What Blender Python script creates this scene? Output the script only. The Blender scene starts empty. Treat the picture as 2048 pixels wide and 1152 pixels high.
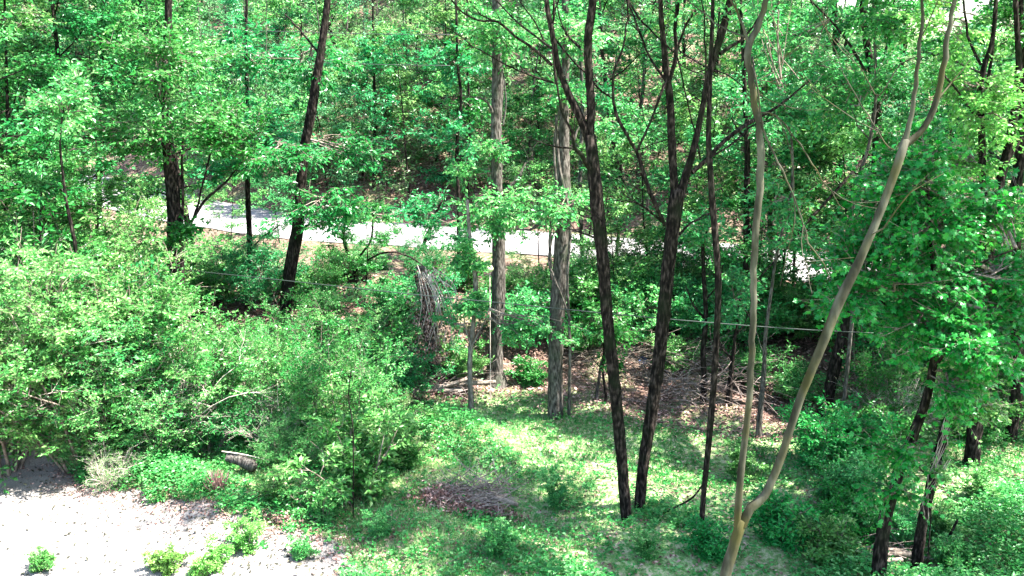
import bpy, math, random
import numpy as np
R = math.radians
sc = bpy.context.scene
col = sc.collection

# ------------------------------------------------------------------ camera, sky, sun, exposure
H = 8.0
PITCH = R(14.0)
FPX = 1773.0                     # focal length in pixels of the 2048 px wide photograph
cam_d = bpy.data.cameras.new("camera")
cam = bpy.data.objects.new("camera", cam_d)
col.objects.link(cam)
cam.location = (0, 0, H)
cam.rotation_euler = (R(90) - PITCH, 0, 0)
cam_d.sensor_width = 36.0
cam_d.lens = 36.0 * FPX / 2048.0
cam_d.clip_end = 2000
sc.camera = cam

SUN_EL, SUN_AZ = R(60), R(99)      # azimuth from +Y (view direction) towards +X (right)
w = bpy.data.worlds.new("World")
sc.world = w
w.use_nodes = True
nt = w.node_tree
sky = nt.nodes.new("ShaderNodeTexSky")
sky.sky_type = 'NISHITA'
sky.sun_disc = False
sky.sun_elevation = SUN_EL
sky.sun_rotation = SUN_AZ
sky.air_density = 1.2
sky.dust_density = 1.5
bg = nt.nodes["Background"]
bg.inputs["Strength"].default_value = 0.095
nt.links.new(sky.outputs[0], bg.inputs[0])
sun_d = bpy.data.lights.new("sun", 'SUN')
sun_d.energy = 5.0
sun_d.angle = R(0.5)
sun_d.color = (1.0, 0.965, 0.90)
sun = bpy.data.objects.new("sun", sun_d)
col.objects.link(sun)
sun.rotation_euler = (R(90) - SUN_EL, 0, -SUN_AZ + R(180))
sc.view_settings.view_transform = 'Standard'
sc.view_settings.look = 'None'
sc.view_settings.gamma = 1.0
sc.view_settings.exposure = 3.0
sc.render.engine = 'CYCLES'
sc.cycles.max_bounces = 5
sc.cycles.diffuse_bounces = 2
sc.cycles.transmission_bounces = 2
sc.cycles.use_fast_gi = False

# ------------------------------------------------------------------ tags
def tag(o, label=None, cat=None, group=None, kind=None):
    if label: o['label'] = label
    if cat: o['category'] = cat
    if group: o['group'] = group
    if kind: o['kind'] = kind
    return o

def empty(name, loc, rz=0.0, scale=1.0):
    o = bpy.data.objects.new(name, None)
    o.empty_display_size = 0.3
    o.location = loc
    o.rotation_euler = (0, 0, rz)
    o.scale = (scale, scale, scale)
    col.objects.link(o)
    return o

# ------------------------------------------------------------------ mesh collector
class MB:
    def __init__(s):
        s.V = []; s.T = []; s.Q = []; s.A = []; s.n = 0
    def add(s, V, T=None, Q=None, a=0.5):
        V = np.asarray(V, float).reshape(-1, 3)
        if T is not None and len(T): s.T.append(np.asarray(T, int).reshape(-1, 3) + s.n)
        if Q is not None and len(Q): s.Q.append(np.asarray(Q, int).reshape(-1, 4) + s.n)
        s.V.append(V)
        s.A.append(np.full(len(V), a) if np.isscalar(a) else np.asarray(a, float))
        s.n += len(V)
    def mesh(s, name, mat, smooth=True):
        me = bpy.data.meshes.new(name)
        if s.n == 0:
            return me
        V = np.concatenate(s.V)
        T = np.concatenate(s.T) if s.T else np.zeros((0, 3), int)
        Q = np.concatenate(s.Q) if s.Q else np.zeros((0, 4), int)
        me.vertices.add(len(V)); me.vertices.foreach_set("co", V.astype(np.float32).ravel())
        nl = len(T) * 3 + len(Q) * 4
        me.loops.add(nl)
        me.loops.foreach_set("vertex_index", np.concatenate([T.ravel(), Q.ravel()]).astype(np.int32))
        me.polygons.add(len(T) + len(Q))
        st = np.concatenate([np.arange(len(T)) * 3, len(T) * 3 + np.arange(len(Q)) * 4]).astype(np.int32)
        me.polygons.foreach_set("loop_start", st)
        me.polygons.foreach_set("use_smooth", np.full(len(T) + len(Q), smooth))
        at = me.attributes.new("tint", 'FLOAT', 'POINT')
        at.data.foreach_set("value", np.concatenate(s.A).astype(np.float32))
        me.update(calc_edges=True)
        me.materials.append(mat)
        return me
    def obj(s, name, mat, parent=None, smooth=True, loc=(0, 0, 0)):
        o = bpy.data.objects.new(name, s.mesh(name, mat, smooth))
        o.location = loc
        col.objects.link(o)
        o.parent = parent
        return o

def merge_obj(name, lm, wm, leafm, woodm, parent):
    """leaves and the twigs that bear them as one crown, two materials"""
    nt_l, nq_l = sum(len(t) for t in lm.T), 0
    both = MB()
    for V, A in zip(lm.V, lm.A): both.V.append(V); both.A.append(A)
    for V, A in zip(wm.V, wm.A): both.V.append(V); both.A.append(A)
    both.T = list(lm.T) + [t + lm.n for t in wm.T]
    both.Q = [q + lm.n for q in wm.Q]
    both.n = lm.n + wm.n
    o = both.obj(name, leafm, parent, smooth=False)
    me = o.data; me.materials.append(woodm)
    mi = np.ones(len(me.polygons), np.int32); mi[:nt_l] = 0
    me.polygons.foreach_set("material_index", mi)
    return o

def nrm(v):
    return v / np.maximum(np.linalg.norm(v, axis=-1, keepdims=True), 1e-9)

# ------------------------------------------------------------------ materials
def newmat(name):
    m = bpy.data.materials.new(name)
    m.use_nodes = True
    n = m.node_tree.nodes; l = m.node_tree.links
    n.clear()
    out = n.new("ShaderNodeOutputMaterial")
    return m, n, l, out

def ramp(n, stops):
    r = n.new("ShaderNodeValToRGB")
    e = r.color_ramp.elements
    while len(e) < len(stops): e.new(0.5)
    for i, (p, c) in enumerate(stops):
        e[i].position = p; e[i].color = (*c, 1)
    return r

def leafmat(name, c0, c1, c2, trans=0.36, hue=0.03, rough=0.36):
    m, n, l, out = newmat(name)
    at = n.new("ShaderNodeAttribute"); at.attribute_name = "tint"
    oi = n.new("ShaderNodeObjectInfo")
    r = ramp(n, [(0.0, c0), (0.55, c1), (1.0, c2)])
    hs = n.new("ShaderNodeHueSaturation")
    mp = n.new("ShaderNodeMapRange")
    mp.inputs[3].default_value = 0.5 - hue; mp.inputs[4].default_value = 0.5 + hue
    mv = n.new("ShaderNodeMapRange")
    mv.inputs[3].default_value = 0.8; mv.inputs[4].default_value = 1.25
    l.new(at.outputs["Fac"], r.inputs[0])
    l.new(oi.outputs["Random"], mp.inputs[0]); l.new(mp.outputs[0], hs.inputs["Hue"])
    l.new(oi.outputs["Random"], mv.inputs[0]); l.new(mv.outputs[0], hs.inputs["Value"])
    l.new(r.outputs[0], hs.inputs["Color"])
    p = n.new("ShaderNodeBsdfPrincipled")
    p.inputs["Roughness"].default_value = rough
    p.inputs["Specular IOR Level"].default_value = 0.3
    t = n.new("ShaderNodeBsdfTranslucent")
    br = n.new("ShaderNodeHueSaturation"); br.inputs["Value"].default_value = 1.35; br.inputs["Hue"].default_value = 0.485
    mx = n.new("ShaderNodeMixShader"); mx.inputs[0].default_value = trans
    l.new(hs.outputs[0], p.inputs["Base Color"]); l.new(hs.outputs[0], br.inputs["Color"]); l.new(br.outputs[0], t.inputs[0])
    l.new(p.outputs[0], mx.inputs[1]); l.new(t.outputs[0], mx.inputs[2]); l.new(mx.outputs[0], out.inputs[0])
    return m

def barkmat(name, ca, cb, cc, scale=6.0, bump=0.6, moss=None):
    m, n, l, out = newmat(name)
    tc = n.new("ShaderNodeTexCoord")
    mp = n.new("ShaderNodeMapping"); mp.inputs["Scale"].default_value = (1, 1, 0.3)
    no = n.new("ShaderNodeTexNoise"); no.inputs["Scale"].default_value = scale * 4; no.inputs["Detail"].default_value = 6
    no2 = n.new("ShaderNodeTexNoise"); no2.inputs["Scale"].default_value = 2.2; no2.inputs["Detail"].default_value = 5
    l.new(tc.outputs["Object"], mp.inputs[0]); l.new(mp.outputs[0], no.inputs[0]); l.new(tc.outputs["Object"], no2.inputs[0])
    r = ramp(n, [(0.32, ca), (0.5, cb), (0.68, cc)])
    l.new(no.outputs[0], r.inputs[0])
    mixc = n.new("ShaderNodeMix"); mixc.data_type = 'RGBA'
    r2 = ramp(n, [(0.5, (0, 0, 0)), (0.68, (0.75, 0.75, 0.75))])
    l.new(no2.outputs[0], r2.inputs[0]); l.new(r2.outputs[0], mixc.inputs[0])
    l.new(r.outputs[0], mixc.inputs[6])
    mixc.inputs[7].default_value = (*(moss or cc), 1)
    p = n.new("ShaderNodeBsdfPrincipled"); p.inputs["Roughness"].default_value = 0.9
    p.inputs["Specular IOR Level"].default_value = 0.04
    b = n.new("ShaderNodeBump"); b.inputs["Strength"].default_value = bump; b.inputs["Distance"].default_value = 0.03
    l.new(no.outputs[0], b.inputs["Height"]); l.new(b.outputs[0], p.inputs["Normal"])
    l.new(mixc.outputs[2], p.inputs["Base Color"]); l.new(p.outputs[0], out.inputs[0])
    return m

M = {}
M['leaf_light'] = leafmat("leaf_light", (0.014, 0.11, 0.018), (0.055, 0.27, 0.055), (0.25, 0.48, 0.16), hue=0.02)
M['leaf_mid'] = leafmat("leaf_mid", (0.008, 0.11, 0.018), (0.028, 0.20, 0.042), (0.11, 0.34, 0.095), hue=0.02)
M['leaf_emerald'] = leafmat("leaf_emerald", (0.005, 0.10, 0.024), (0.014, 0.18, 0.045), (0.065, 0.31, 0.10), hue=0.02)
M['leaf_deep'] = leafmat("leaf_deep", (0.005, 0.12, 0.018), (0.012, 0.19, 0.032), (0.05, 0.30, 0.06), hue=0.02)
M['leaf_yellow'] = leafmat("leaf_yellow", (0.05, 0.19, 0.025), (0.13, 0.32, 0.06), (0.28, 0.46, 0.14), hue=0.02)
M['leaf_far'] = leafmat("leaf_far", (0.018, 0.12, 0.032), (0.06, 0.25, 0.075), (0.25, 0.44, 0.20), hue=0.03)
M['grass'] = leafmat("grass_blades", (0.02, 0.17, 0.03), (0.09, 0.31, 0.08), (0.38, 0.50, 0.22), hue=0.0)
M['cover'] = leafmat("cover_leaves", (0.010, 0.12, 0.022), (0.045, 0.25, 0.055), (0.20, 0.42, 0.15), hue=0.0)
M['litter'] = leafmat("dry_leaves", (0.05, 0.025, 0.02), (0.20, 0.105, 0.085), (0.52, 0.36, 0.31), trans=0.15, hue=0.0, rough=0.7)
M['litter_dark'] = leafmat("dark_leaves", (0.02, 0.02, 0.015), (0.05, 0.05, 0.035), (0.14, 0.13, 0.07), trans=0.1, hue=0.0, rough=0.7)
M['bark_dark'] = barkmat("bark_dark", (0.003, 0.0025, 0.0025), (0.012, 0.0095, 0.008), (0.055, 0.042, 0.036), moss=(0.010, 0.014, 0.007), bump=0.9)
M['bark_grey'] = barkmat("bark_grey", (0.016, 0.014, 0.012), (0.062, 0.054, 0.047), (0.14, 0.125, 0.11), bump=0.8, moss=(0.035, 0.045, 0.028))
M['bark_olive'] = barkmat("bark_olive", (0.018, 0.017, 0.012), (0.045, 0.042, 0.03), (0.095, 0.09, 0.068), scale=2.5, bump=0.3, moss=(0.058, 0.052, 0.018))
M['bark_pale'] = barkmat("bark_pale", (0.06, 0.05, 0.043), (0.14, 0.12, 0.10), (0.26, 0.23, 0.20), bump=0.4)
M['twig'] = barkmat("twig_bark", (0.06, 0.045, 0.035), (0.14, 0.11, 0.09), (0.26, 0.22, 0.18), bump=0.1)
M['twig_pale'] = barkmat("twig_pale", (0.25, 0.20, 0.17), (0.42, 0.35, 0.30), (0.58, 0.50, 0.45), bump=0.1)

# ------------------------------------------------------------------ terrain
_rs = np.random.RandomState(5)
_wv = [(_rs.uniform(-1, 1, 2) * f, _rs.uniform(0, 6.28), f) for f in (0.15, 0.22, 0.4, 0.6, 0.9, 1.4, 2.1, 3.0) for _ in range(3)]
def fbm(x, y, lo=0.0, hi=9.0):
    s = 0
    for d, ph, f in _wv:
        if lo <= f <= hi:
            s = s + np.sin(x * d[0] * 2 + y * d[1] * 2 + ph) / (f + 0.15)
    return s * 0.08

def smooth(a, b, x):
    t = np.clip((x - a) / (b - a), 0, 1)
    return t * t * (3 - 2 * t)

FX = [-90, -45, -30, -18, -12.8, -8.4, 0, 8.2, 20, 40, 90]
FY = [110, 75, 61, 49, 44, 40.5, 37.6, 34.8, 29.5, 21, 0]
NX = [-90, -45, -30, -18, -12, -7.2, 0, 6.8, 16, 40, 90]
NY = [103, 67, 52, 41, 36.5, 34.3, 32.2, 28.9, 24.2, 14, -8]
def yfar(x): return np.interp(x, FX, FY)
def ynear(x): return np.interp(x, NX, NY)
RZ = 1.2
def hgt(x, y):
    x = np.asarray(x, float); y = np.asarray(y, float)
    yn = ynear(x); yf = yfar(x)
    yb = np.minimum(20.6 + 0.6 * np.sin(x * 0.45 + 1) + 0.25 * np.sin(x * 1.3), yn - 6)
    bank = 1.05 * smooth(0, 3.6, y - yb) + (RZ - 1.05) * smooth(3.6, 6, y - yb)
    und = fbm(x, y) * 0.55 * smooth(0, 2.0, np.maximum(np.maximum(yn - y, y - yf), 0))
    # flat round the pale driveway, bottom left
    flat = smooth(0.5, 3.0, (y - 10.2) + 1.15 * (x + 3.5) - 0.0)
    und = und * np.where(y < 17, flat, 1)
    slope = np.where(x > 9, 0.30 - 0.20 * smooth(9, 40, x), 0.30) + 0.04 * smooth(-10, -50, x)
    d = np.maximum(y - yf - 0.4, 0)
    hill = slope * d + 0.5 * smooth(0, 2, d) - 0.0005 * d * d * smooth(60, 120, d)
    return bank + und * (1 + 0.012 * d) + hill

def W(px, py, Y):
    """world point on the plane y = Y behind pixel (px, py) of the photograph, and metres per pixel there"""
    u = (px - 1024) / FPX; v = (576 - py) / FPX
    d = np.array([u, math.cos(PITCH) + v * math.sin(PITCH), -math.sin(PITCH) + v * math.cos(PITCH)])
    t = Y / d[1]
    return np.array([0, 0, H]) + d * t, t / FPX

def G(px, py):
    """where the ray through a pixel meets the ground"""
    for Y in np.arange(4, 160, 0.1):
        p, _ = W(px, py, Y)
        if p[2] <= float(hgt(p[0], p[1])):
            return p
    return W(px, py, 60)[0]

def gz(x, y): return float(hgt(x, y))

xs = np.unique(np.concatenate([np.arange(-150, -26, 3.0), np.arange(-26, 26, 0.3), np.arange(26, 151, 3.0)]))
ys = np.unique(np.concatenate([np.arange(-40, 4, 2.0), np.arange(4, 52, 0.3), np.arange(52, 230, 2.0)]))
X, Y_ = np.meshgrid(xs, ys)
Z = hgt(X, Y_)
nx, ny = len(xs), len(ys)
idx = np.arange(nx * ny).reshape(ny, nx)
Qs = np.stack([idx[:-1, :-1], idx[:-1, 1:], idx[1:, 1:], idx[1:, :-1]], -1).reshape(-1, 4)
# how bare (litter) the soil is: the bank and the hillside are bare, the clearing is grassy
def lit_edge(x): return 20.2 + 0.5 * np.sin(x * 0.45 + 1) - 1.35 * smooth(0.3, 2.2, x) * (1 - smooth(6, 9, x))
lit_ = smooth(-0.5, 0.5, Y_ - lit_edge(X) + fbm(X, Y_) * 2)
lit_ = np.clip(lit_ + 0.35 * fbm(X * 2.3, Y_ * 2.3), 0, 1)
gm = MB(); gm.add(np.stack([X, Y_, Z], -1).reshape(-1, 3), Q=Qs, a=lit_.ravel())

def ground_mat():
    m, n, l, out = newmat("forest_floor")
    tc = n.new("ShaderNodeTexCoord")
    at = n.new("ShaderNodeAttribute"); at.attribute_name = "tint"
    a = n.new("ShaderNodeTexNoise"); a.inputs["Scale"].default_value = 9; a.inputs["Detail"].default_value = 8; a.inputs["Roughness"].default_value = 0.7
    b = n.new("ShaderNodeTexNoise"); b.inputs["Scale"].default_value = 0.7; b.inputs["Detail"].default_value = 6
    v = n.new("ShaderNodeTexVoronoi"); v.inputs["Scale"].default_value = 11
    for t in (a, b, v): l.new(tc.outputs["Object"], t.inputs["Vector"])
    rl = ramp(n, [(0.3, (0.025, 0.02, 0.014)), (0.5, (0.115, 0.08, 0.06)), (0.72, (0.30, 0.215, 0.175))])
    rg = ramp(n, [(0.3, (0.025, 0.09, 0.02)), (0.48, (0.13, 0.25, 0.08)), (0.62, (0.40, 0.37, 0.24))])
    l.new(a.outputs[0], rl.inputs[0]); l.new(a.outputs[0], rg.inputs[0])
    vm = n.new("ShaderNodeMix"); vm.data_type = 'RGBA'; vm.blend_type = 'MULTIPLY'; vm.inputs[0].default_value = 0.6
    vr = n.new("ShaderNodeMix"); vr.data_type = 'RGBA'; vr.inputs[6].default_value = (0.35, 0.3, 0.3, 1); vr.inputs[7].default_value = (1.3, 1.2, 1.15, 1)
    l.new(v.outputs["Color"], vr.inputs[0]); l.new(rl.outputs[0], vm.inputs[6]); l.new(vr.outputs[2], vm.inputs[7])
    mx = n.new("ShaderNodeMix"); mx.data_type = 'RGBA'
    ad = n.new("ShaderNodeMath"); ad.operation = 'ADD'
    su = n.new("ShaderNodeMapRange"); su.inputs[1].default_value = 0.4; su.inputs[2].default_value = 0.65; su.inputs[3].default_value = -0.2; su.inputs[4].default_value = 0.45
    l.new(b.outputs[0], su.inputs[0]); l.new(at.outputs["Fac"], ad.inputs[0]); l.new(su.outputs[0], ad.inputs[1])
    ad.use_clamp = True
    l.new(ad.outputs[0], mx.inputs[0]); l.new(rg.outputs[0], mx.inputs[6]); l.new(vm.outputs[2], mx.inputs[7])
    p = n.new("ShaderNodeBsdfPrincipled"); p.inputs["Roughness"].default_value = 0.95; p.inputs["Specular IOR Level"].default_value = 0.1
    bp = n.new("ShaderNodeBump"); bp.inputs["Strength"].default_value = 0.8; bp.inputs["Distance"].default_value = 0.06
    l.new(a.outputs[0], bp.inputs["Height"]); l.new(bp.outputs[0], p.inputs["Normal"])
    l.new(mx.outputs[2], p.inputs["Base Color"]); l.new(p.outputs[0], out.inputs[0])
    return m
tag(gm.obj("ground", ground_mat()), "uneven ground of grass, soil and brown leaf litter rising to a hillside", kind='structure')

# road beyond the trees
def pave_mat(name, c0, c1, sc1, sc2, bump):
    m, n, l, out = newmat(name)
    tc = n.new("ShaderNodeTexCoord")
    a = n.new("ShaderNodeTexNoise"); a.inputs["Scale"].default_value = sc1; a.inputs["Detail"].default_value = 7
    b = n.new("ShaderNodeTexNoise"); b.inputs["Scale"].default_value = sc2; b.inputs["Detail"].default_value = 4
    l.new(tc.outputs["Object"], a.inputs[0]); l.new(tc.outputs["Object"], b.inputs[0])
    mu = n.new("ShaderNodeMath"); mu.operation = 'MULTIPLY'; mu.inputs[1].default_value = 0.5
    ad = n.new("ShaderNodeMath"); ad.operation = 'MULTIPLY_ADD'; ad.inputs[1].default_value = 0.5
    l.new(a.outputs[0], mu.inputs[0]); l.new(b.outputs[0], ad.inputs[0]); l.new(mu.outputs[0], ad.inputs[2])
    r = ramp(n, [(0.38, c0), (0.6, c1)]); l.new(ad.outputs[0], r.inputs[0])
    p = n.new("ShaderNodeBsdfPrincipled"); p.inputs["Roughness"].default_value = 0.9
    bp = n.new("ShaderNodeBump"); bp.inputs["Strength"].default_value = bump; bp.inputs["Distance"].default_value = 0.02
    l.new(b.outputs[0], bp.inputs["Height"]); l.new(bp.outputs[0], p.inputs["Normal"])
    l.new(r.outputs[0], p.inputs["Base Color"]); l.new(p.outputs[0], out.inputs[0])
    return m
rm = MB()
rx = np.arange(-80, 60, 0.5)
K = 9
rows = []
for k in range(K):
    t = 0.06 + 0.88 * k / (K - 1)
    wob = 0.12 * np.sin(rx * 0.9) + 0.06 * np.sin(rx * 2.3)
    yy = ynear(rx) * (1 - t) + yfar(rx) * t + (wob if k in (0, K - 1) else 0)
    rows.append(np.stack([rx, yy, np.full_like(rx, RZ + 0.03 + 0.05 * math.sin(math.pi * t))], -1))
rv = np.stack(rows, 0)
ii = np.arange(K * len(rx)).reshape(K, -1)
rm.add(rv.reshape(-1, 3), Q=np.stack([ii[:-1, :-1], ii[:-1, 1:], ii[1:, 1:], ii[1:, :-1]], -1).reshape(-1, 4))
tag(rm.obj("road", pave_mat("road_surface", (0.11, 0.102, 0.102), (0.24, 0.225, 0.225), 0.8, 22, 0.5)), "pale sunlit road crossing behind the trees", kind='structure')

# pale driveway, bottom left
def drive_edge(x):
    # the far edge (y) of the pale ground as a function of x
    P = [G(-200, 810), G(0, 868), G(110, 925), G(200, 985), G(270, 990), G(330, 1000), G(450, 1030), G(560, 1058), G(680, 1095), G(745, 1152), G(900, 1300)]
    return np.interp(x, [p[0] for p in P], [p[1] for p in P])
dx = np.arange(-30, 2, 0.12); dy0 = 2.0
de = drive_edge(dx) + 0.12 * np.sin(dx * 3.1) + 0.08 * np.sin(dx * 7.7) + _rs.normal(0, 0.03, len(dx))
KD = 40
tt = np.linspace(0, 1, KD)[:, None]
dyy = dy0 * (1 - tt) + de[None, :] * tt
dv = np.stack([np.broadcast_to(dx, dyy.shape), dyy, hgt(np.broadcast_to(dx, dyy.shape), dyy) + 0.025], -1)
ii = np.arange(KD * len(dx)).reshape(KD, -1)
dm = MB(); dm.add(dv.reshape(-1, 3), Q=np.stack([ii[:-1, :-1], ii[:-1, 1:], ii[1:, 1:], ii[1:, :-1]], -1).reshape(-1, 4))
tag(dm.obj("driveway", pave_mat("driveway_gravel", (0.11, 0.098, 0.088), (0.27, 0.24, 0.22), 1.3, 45, 1.0)), "pale gravel driveway bleached by the sun, strewn with leaves", kind='structure')

# ------------------------------------------------------------------ wood and leaves
def catmull(P, R_, step):
    P = np.asarray(P, float); R_ = np.asarray(R_, float)
    n = len(P)
    if n == 2:
        k = max(2, int(np.linalg.norm(P[1] - P[0]) / step) + 1)
        t = np.linspace(0, 1, k)[:, None]
        return P[0] * (1 - t) + P[1] * t, (R_[0] * (1 - t) + R_[1] * t).ravel()
    Q = np.vstack([2 * P[0] - P[1], P, 2 * P[-1] - P[-2]])
    o = []; r = []
    for i in range(n - 1):
        a, b, c, d = Q[i], Q[i + 1], Q[i + 2], Q[i + 3]
        k = max(2, int(np.linalg.norm(c - b) / step) + 1)
        for t in np.linspace(0, 1, k, endpoint=(i == n - 2)):
            o.append(0.5 * ((2 * b) + (c - a) * t + (2 * a - 5 * b + 4 * c - d) * t * t + (-a + 3 * b - 3 * c + d) * t ** 3))
            r.append(R_[i] * (1 - t) + R_[i + 1] * t)
    return np.array(o), np.array(r)

def tube(mb, P, R_, sides=8, rough=0.0, seed=0, a=0.5, cap=True):
    P = np.asarray(P, float); R_ = np.asarray(R_, float)
    n = len(P)
    T = nrm(np.gradient(P, axis=0))
    md = T.mean(0)
    ref = np.eye(3)[int(np.argmin(np.abs(md)))]
    U = nrm(np.cross(T, ref)); Vv = np.cross(T, U)
    th = np.arange(sides) * 2 * math.pi / sides
    rr = np.ones((n, sides))
    if rough > 0:
        rs = np.random.RandomState(seed)
        s = np.concatenate([[0], np.cumsum(np.linalg.norm(np.diff(P, axis=0), axis=1))])
        for k in range(2, 8):
            rr += rough * rs.uniform(0.3, 1) * np.sin(th[None, :] * k + rs.uniform(0, 6) + np.sin(s * rs.uniform(0.5, 2) + rs.uniform(0, 6))[:, None] * 1.5)
        rr += rough * 0.8 * rs.normal(0, 1, (n, sides))
    V = P[:, None, :] + (R_[:, None] * rr)[:, :, None] * (np.cos(th)[None, :, None] * U[:, None, :] + np.sin(th)[None, :, None] * Vv[:, None, :])
    ii = np.arange(n * sides).reshape(n, sides)
    j = np.roll(ii, -1, axis=1)
    Q = np.stack([ii[:-1], j[:-1], j[1:], ii[1:]], -1).reshape(-1, 4)
    V = V.reshape(-1, 3)
    Tt = None
    if cap:
        V = np.vstack([V, P[-1:] + T[-1:] * R_[-1] * 0.6])
        e = n * sides
        Tt = np.stack([ii[-1], j[-1], np.full(sides, e)], -1)
    mb.add(V, T=Tt, Q=Q, a=a)

def prisms(mb, A, B, r):
    """many thin straight twigs at once"""
    A = np.asarray(A); B = np.asarray(B); n = len(A)
    if n == 0: return
    r = np.broadcast_to(r, (n,))
    T = nrm(B - A)
    ref = np.where(np.abs(T[:, 2:3]) > 0.8, np.array([[1., 0, 0]]), np.array([[0, 0, 1.]]))
    U = nrm(np.cross(T, ref)); Vv = np.cross(T, U)
    ring = []
    for k in range(3):
        d = math.cos(k * 2.0944) * U + math.sin(k * 2.0944) * Vv
        ring.append((A + d * r[:, None], B + d * r[:, None] * 0.4))
    V = np.stack([ring[0][0], ring[1][0], ring[2][0], ring[0][1], ring[1][1], ring[2][1]], 1)
    base = np.arange(n)[:, None] * 6
    f = np.array([[0, 1, 4, 3], [1, 2, 5, 4], [2, 0, 3, 5]])
    Q = (base[:, :, None] + f[None]).reshape(-1, 4)
    mb.add(V.reshape(-1, 3), Q=Q)

def leaves(mb, P, D, N, L, Wd, tint):
    """folded leaf blades: base, two shoulders, tip"""
    n = len(P)
    if n == 0: return
    D = nrm(D); S = nrm(np.cross(D, N)); N = np.cross(S, D)
    L = L[:, None]; Wd = Wd[:, None]
    V = np.stack([P, P + D * L * 0.42 + S * Wd * 0.5 + N * Wd * 0.16, P + D * L - N * L * 0.12,
                  P + D * L * 0.42 - S * Wd * 0.5 + N * Wd * 0.16], 1)
    b = np.arange(n)[:, None] * 4
    f = np.array([[0, 2, 1], [0, 3, 2]])
    mb.add(V.reshape(-1, 3), T=(b[:, :, None] + f[None]).reshape(-1, 3), a=np.repeat(tint, 4))

_ml = np.array([(0, 0), (0.10, 0.16), (0.02, 0.44), (0.30, 0.30), (0.36, 0.52), (0.62, 0.40), (0.60, 0.16), (1.0, 0.0),
                (0.60, -0.16), (0.62, -0.40), (0.36, -0.52), (0.30, -0.30), (0.02, -0.44), (0.10, -0.16)])
def lobed(mb, P, D, N, L, tint):
    n = len(P)
    D = nrm(D); S = nrm(np.cross(D, N)); N = np.cross(S, D)
    V = P[:, None] + L[:, None, None] * (_ml[None, :, 0:1] * D[:, None] + _ml[None, :, 1:2] * S[:, None]
                                         - N[:, None] * (0.25 * (_ml[None, :, 0:1] ** 2) + 0.35 * _ml[None, :, 1:2] ** 2))
    C = P + D * L[:, None] * 0.3
    V = np.concatenate([V, C[:, None]], 1)
    k = len(_ml)
    f = np.array([[k, (i + 1) % k, i] for i in range(k)])
    b = np.arange(n)[:, None] * (k + 1)
    mb.add(V.reshape(-1, 3), T=(b[:, :, None] + f[None]).reshape(-1, 3), a=np.repeat(tint, k + 1))

def leaf_up(lm, wm, rs, A, B, per, size, aspect=0.5, flat=0.5, shape='kite', tw=0.004, tint0=None, droop=0.25):
    """leaves along the twigs A-B"""
    n = len(A)
    prisms(wm, A, B, tw)
    s = rs.uniform(0.1, 1.05, (n, per))
    D0 = B - A
    ln = np.linalg.norm(D0, axis=1)
    Dn = nrm(D0)
    side = nrm(np.cross(Dn, np.array([0, 0, 1.])) + rs.normal(0, 0.05, (n, 3)))
    sg = np.where(np.arange(per) % 2 == 0, 1.0, -1.0)
    P = A[:, None] + D0[:, None] * s[..., None]
    D = Dn[:, None] * rs.uniform(0.3, 1.0, (n, per, 1)) + side[:, None] * (sg[None, :, None] * rs.uniform(0.3, 1.2, (n, per, 1))) + rs.normal(0, 0.35, (n, per, 3))
    D[..., 2] -= droop
    N = np.array([0, 0, 1.]) * flat + rs.normal(0, 1, (n, per, 3)) * (1 - flat) * 0.9
    P = P.reshape(-1, 3); D = D.reshape(-1, 3); N = N.reshape(-1, 3)
    L = size * rs.uniform(0.6, 1.3, len(P))
    if tint0 is None: tint0 = rs.uniform(0.2, 0.8, n)
    t = np.clip(np.repeat(tint0, per) + rs.normal(0, 0.24, len(P)), 0, 1)
    P = P + nrm(D) * L[:, None] * 0.15
    if shape == 'lobed': lobed(lm, P, D, N, L, t)
    else: leaves(lm, P, D, N, L, L * aspect, t)

def twig_fan(rs, C, Dr, k, length, spread=0.9, rise=0.0):
    """k twigs from each point C growing about the direction Dr"""
    n = len(C)
    d = nrm(Dr[:, None] + rs.normal(0, spread, (n, k, 3)) * np.array([1, 1, 0.45]) + np.array([0, 0, rise]))
    ln = length * rs.uniform(0.5, 1.3, (n, k, 1))
    A = np.repeat(C[:, None], k, 1)
    return A.reshape(-1, 3), (A + d * ln).reshape(-1, 3)

def branch(rs, start, d, length, n=5, wob=0.12, up=0.1):
    P = [np.array(start, float)]; d = nrm(np.array(d, float))
    st = length / (n - 1)
    for i in range(n - 1):
        d = nrm(d + rs.normal(0, wob, 3) + np.array([0, 0, up]))
        P.append(P[-1] + d * st)
    return np.array(P)

def polyat(P, t):
    f = t * (len(P) - 1); i = min(int(f), len(P) - 2); u = f - i
    return P[i] * (1 - u) + P[i + 1] * u, nrm(P[i + 1] - P[i])

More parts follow.
